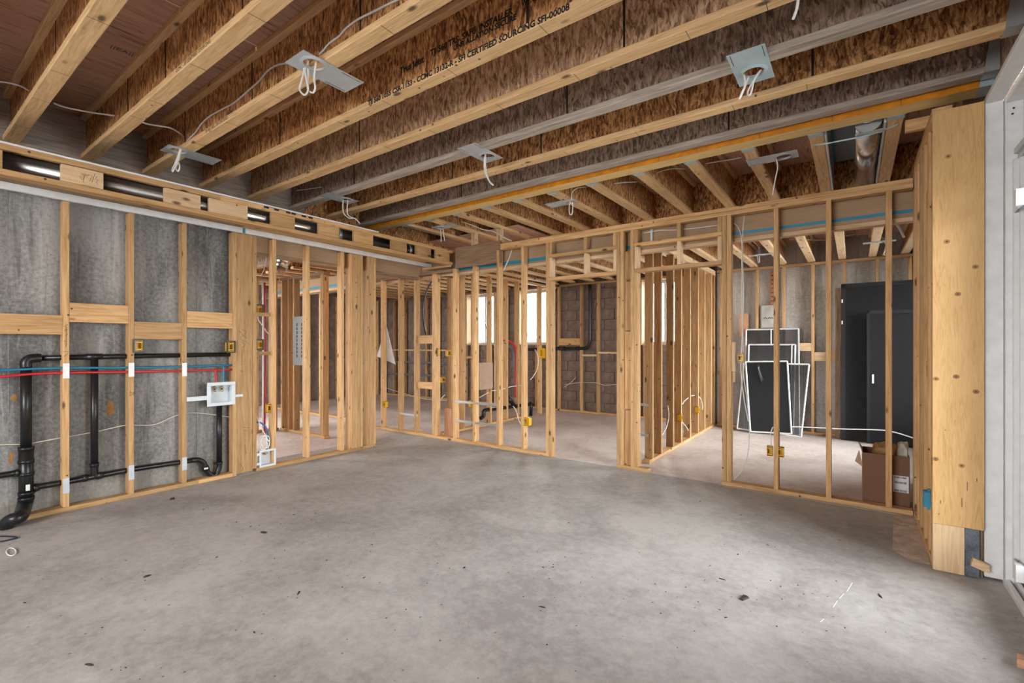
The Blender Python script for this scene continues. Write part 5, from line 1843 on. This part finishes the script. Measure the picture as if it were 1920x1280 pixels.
cable('cream cable sagging between the rear room joists', [onZ(u, v, 2.7) for u, v in ((1480, 449), (1510, 449), (1550, 450), (1590, 441), (1615, 439), (1638, 436))], 0.005, 'cable_cream')

# ================================================================ FLOOR DETAILS
mb = MB()
f_ = [onZ(u, v, 0.0015) for u, v in ((1676, 966), (1722, 972), (1744, 1058), (1712, 1052), (1673, 1030))]
b0 = [Vector((p.x, p.y, 0.0005)) for p in f_]
mb.poly(f_)
mb.poly(b0[::-1])
for k in range(5):
    mb.poly([b0[k], b0[(k + 1) % 5], f_[(k + 1) % 5], f_[k]])
tag(mb.build('floor_paper', 'floor_paper'), 'brownish paper sheet on the floor below the stud return', 'paper')
mb = MB()
c = onZ(21, 1034, 0.004)
a, b = onZ(30, 1034, 0.004), onZ(21, 1027, 0.004)
mb.tube([c + (a - c) * math.cos(t) + (b - c) * math.sin(t) for t in [k * 2 * math.pi / 20 for k in range(21)]], 0.0035, 6)
tag(mb.build('cable_ring', 'cable_white'), 'small white ring of cable lying on the left floor', 'ring')
tag(tube('cable_loop', [onZ(u, v, 0.006) for u, v in ((-30, 1005), (0, 1005), (20, 1005.5), (32, 1008), (20, 1011), (0, 1015), (-30, 1016))], 0.005, 'cable_black'), 'thin black cable loop on the floor by the drain elbow', 'cable')
p = onZ(1916, 1246, 0.001)
mb = MB()
mb.hull8([(p.x - 0.02, p.y - 0.03, 0.001), (p.x + 0.06, p.y - 0.05, 0.001), (p.x + 0.07, p.y, 0.001), (p.x - 0.01, p.y + 0.02, 0.001)],
         [(p.x - 0.02, p.y - 0.03, 0.035), (p.x + 0.06, p.y - 0.05, 0.035), (p.x + 0.07, p.y, 0.035), (p.x - 0.01, p.y + 0.02, 0.035)])
tag(mb.build('wood_offcut', 'redwood_x'), 'small reddish wood offcut on the floor at the right edge', 'wood offcut')

random.seed(11)


def chip(label, u, v, s, el=1.0, flat=0.35, ang=None):
    p = onZ(u, v, 0.0)
    a = random.uniform(0, math.pi) if ang is None else ang
    mb = MB()
    n = 7
    lo_, hi_ = [], []
    for k in range(n):
        t = 2 * math.pi * k / n
        r = s * random.uniform(0.6, 1.1)
        x, y = r * el * math.cos(t), r * math.sin(t)
        X, Y = x * math.cos(a) - y * math.sin(a), x * math.sin(a) + y * math.cos(a)
        lo_.append(Vector((p.x + X, p.y + Y, 0.0004)))
        hi_.append(Vector((p.x + X * .7, p.y + Y * .7, 0.0004 + s * flat * random.uniform(.6, 1.2))))
    mb.poly(lo_[::-1])
    mb.poly(hi_)
    for k in range(n):
        mb.poly([lo_[k], lo_[(k + 1) % n], hi_[(k + 1) % n], hi_[k]])
    tag(mb.build('debris_chip', 'debris'), label, 'debris', 'bits of debris on the floor')


chip('dark curled chip on the floor below the left studs', 323, 936, 0.016, 1.4, 1.0)
chip('dark leaf-like scrap on the floor left of centre', 493, 998, 0.018, 2.0)
chip('brown flake on the left foreground floor', 277, 1080, 0.014, 1.5)
chip('dark scrap on the floor right of centre', 1395, 1121, 0.022, 1.6)
chip('thin dark splinter upright in the middle foreground', 560, 1111, 0.006, 5.0, 0.5, 2.3)
chip('dark sliver in the left bottom foreground', 168, 1246, 0.008, 3.2)
chip('thin dark sliver right of centre floor', 1355, 1086, 0.006, 5.0, 0.5)
chip('thin dark sliver toward the patio side', 1650, 1117, 0.006, 5.0, 0.5)
chip('dark bent sliver left of the dark scrap', 1017, 1138, 0.007, 4.0)
chip('brownish crumb in the middle floor', 870, 1064, 0.010, 1.3)
mb = MB()
for k in range(260):
    if k < 150:
        u, v = random.uniform(0, 1900), random.triangular(870, 1279, 1050)
    else:
        cu, cv = random.choice(((480, 980), (800, 1020), (1300, 1100), (1000, 1060), (540, 950), (190, 1265), (1450, 1110)))
        u, v = random.gauss(cu, 70), random.gauss(cv, 22)
    p = onZ(u, max(v, 880), 0)
    if not (-4.8 < p.x < 0.35 and p.y < 4.5 and p.y > 0.2):
        continue
    s = random.choice((0.001, 0.0014, 0.0014, 0.002, 0.003))
    e = random.choice((1, 1, 2, 3))
    a = random.uniform(0, 3.1)
    dx, dy = Vector((math.cos(a), math.sin(a), 0)) * s * e, Vector((-math.sin(a), math.cos(a), 0)) * s
    q = Vector((p.x, p.y, 0.0004))
    up = Vector((0, 0, s * 0.7))
    mb.hull8([q - dx - dy, q + dx - dy, q + dx + dy, q - dx + dy], [q - dx * .7 - dy * .7 + up, q + dx * .7 - dy * .7 + up, q + dx * .7 + dy * .7 + up, q - dx * .7 + dy * .7 + up])
o = mb.build('floor_crumbs', 'debris')
tag(o, 'fine dark crumbs scattered over the concrete floor', 'debris', kind='stuff')
ck = thing('chalk_line', 'broken white chalk line on the floor at right', 'chalk line', onZ(1570, 1126, 0.0))
for (u0, v0, u1, v1) in ((1598, 1092, 1588, 1108), (1582, 1112, 1574, 1122), (1570, 1126, 1562, 1138), (1545, 1160, 1538, 1166)):
    a, b = onZ(u0, v0, 0.0008), onZ(u1, v1, 0.0008)
    d = (b - a)
    n = Vector((-d.y, d.x, 0)).normalized() * 0.0016
    e = Vector((0, 0, .0006))
    mb = MB()
    mb.hull8([a - n, b - n, b + n, a + n], [a - n + e, b - n + e, b + n + e, a + n + e])
    mb.build('chalk_dash', 'nail_white', ck)

# stamps printed under the subfloor
for (u, v, s, sz) in ((205, 88, '||EA||', 0.055), (365, 165, '|||||', 0.03), (100, 218, '-  - ---', 0.03)):
    p = onZ(u, v, ZS - 0.001)
    t = text('stamp', s, sz, (p.x, p.y, ZS - 0.0012), (math.pi, 0, R90), 'ink_soft', ce)
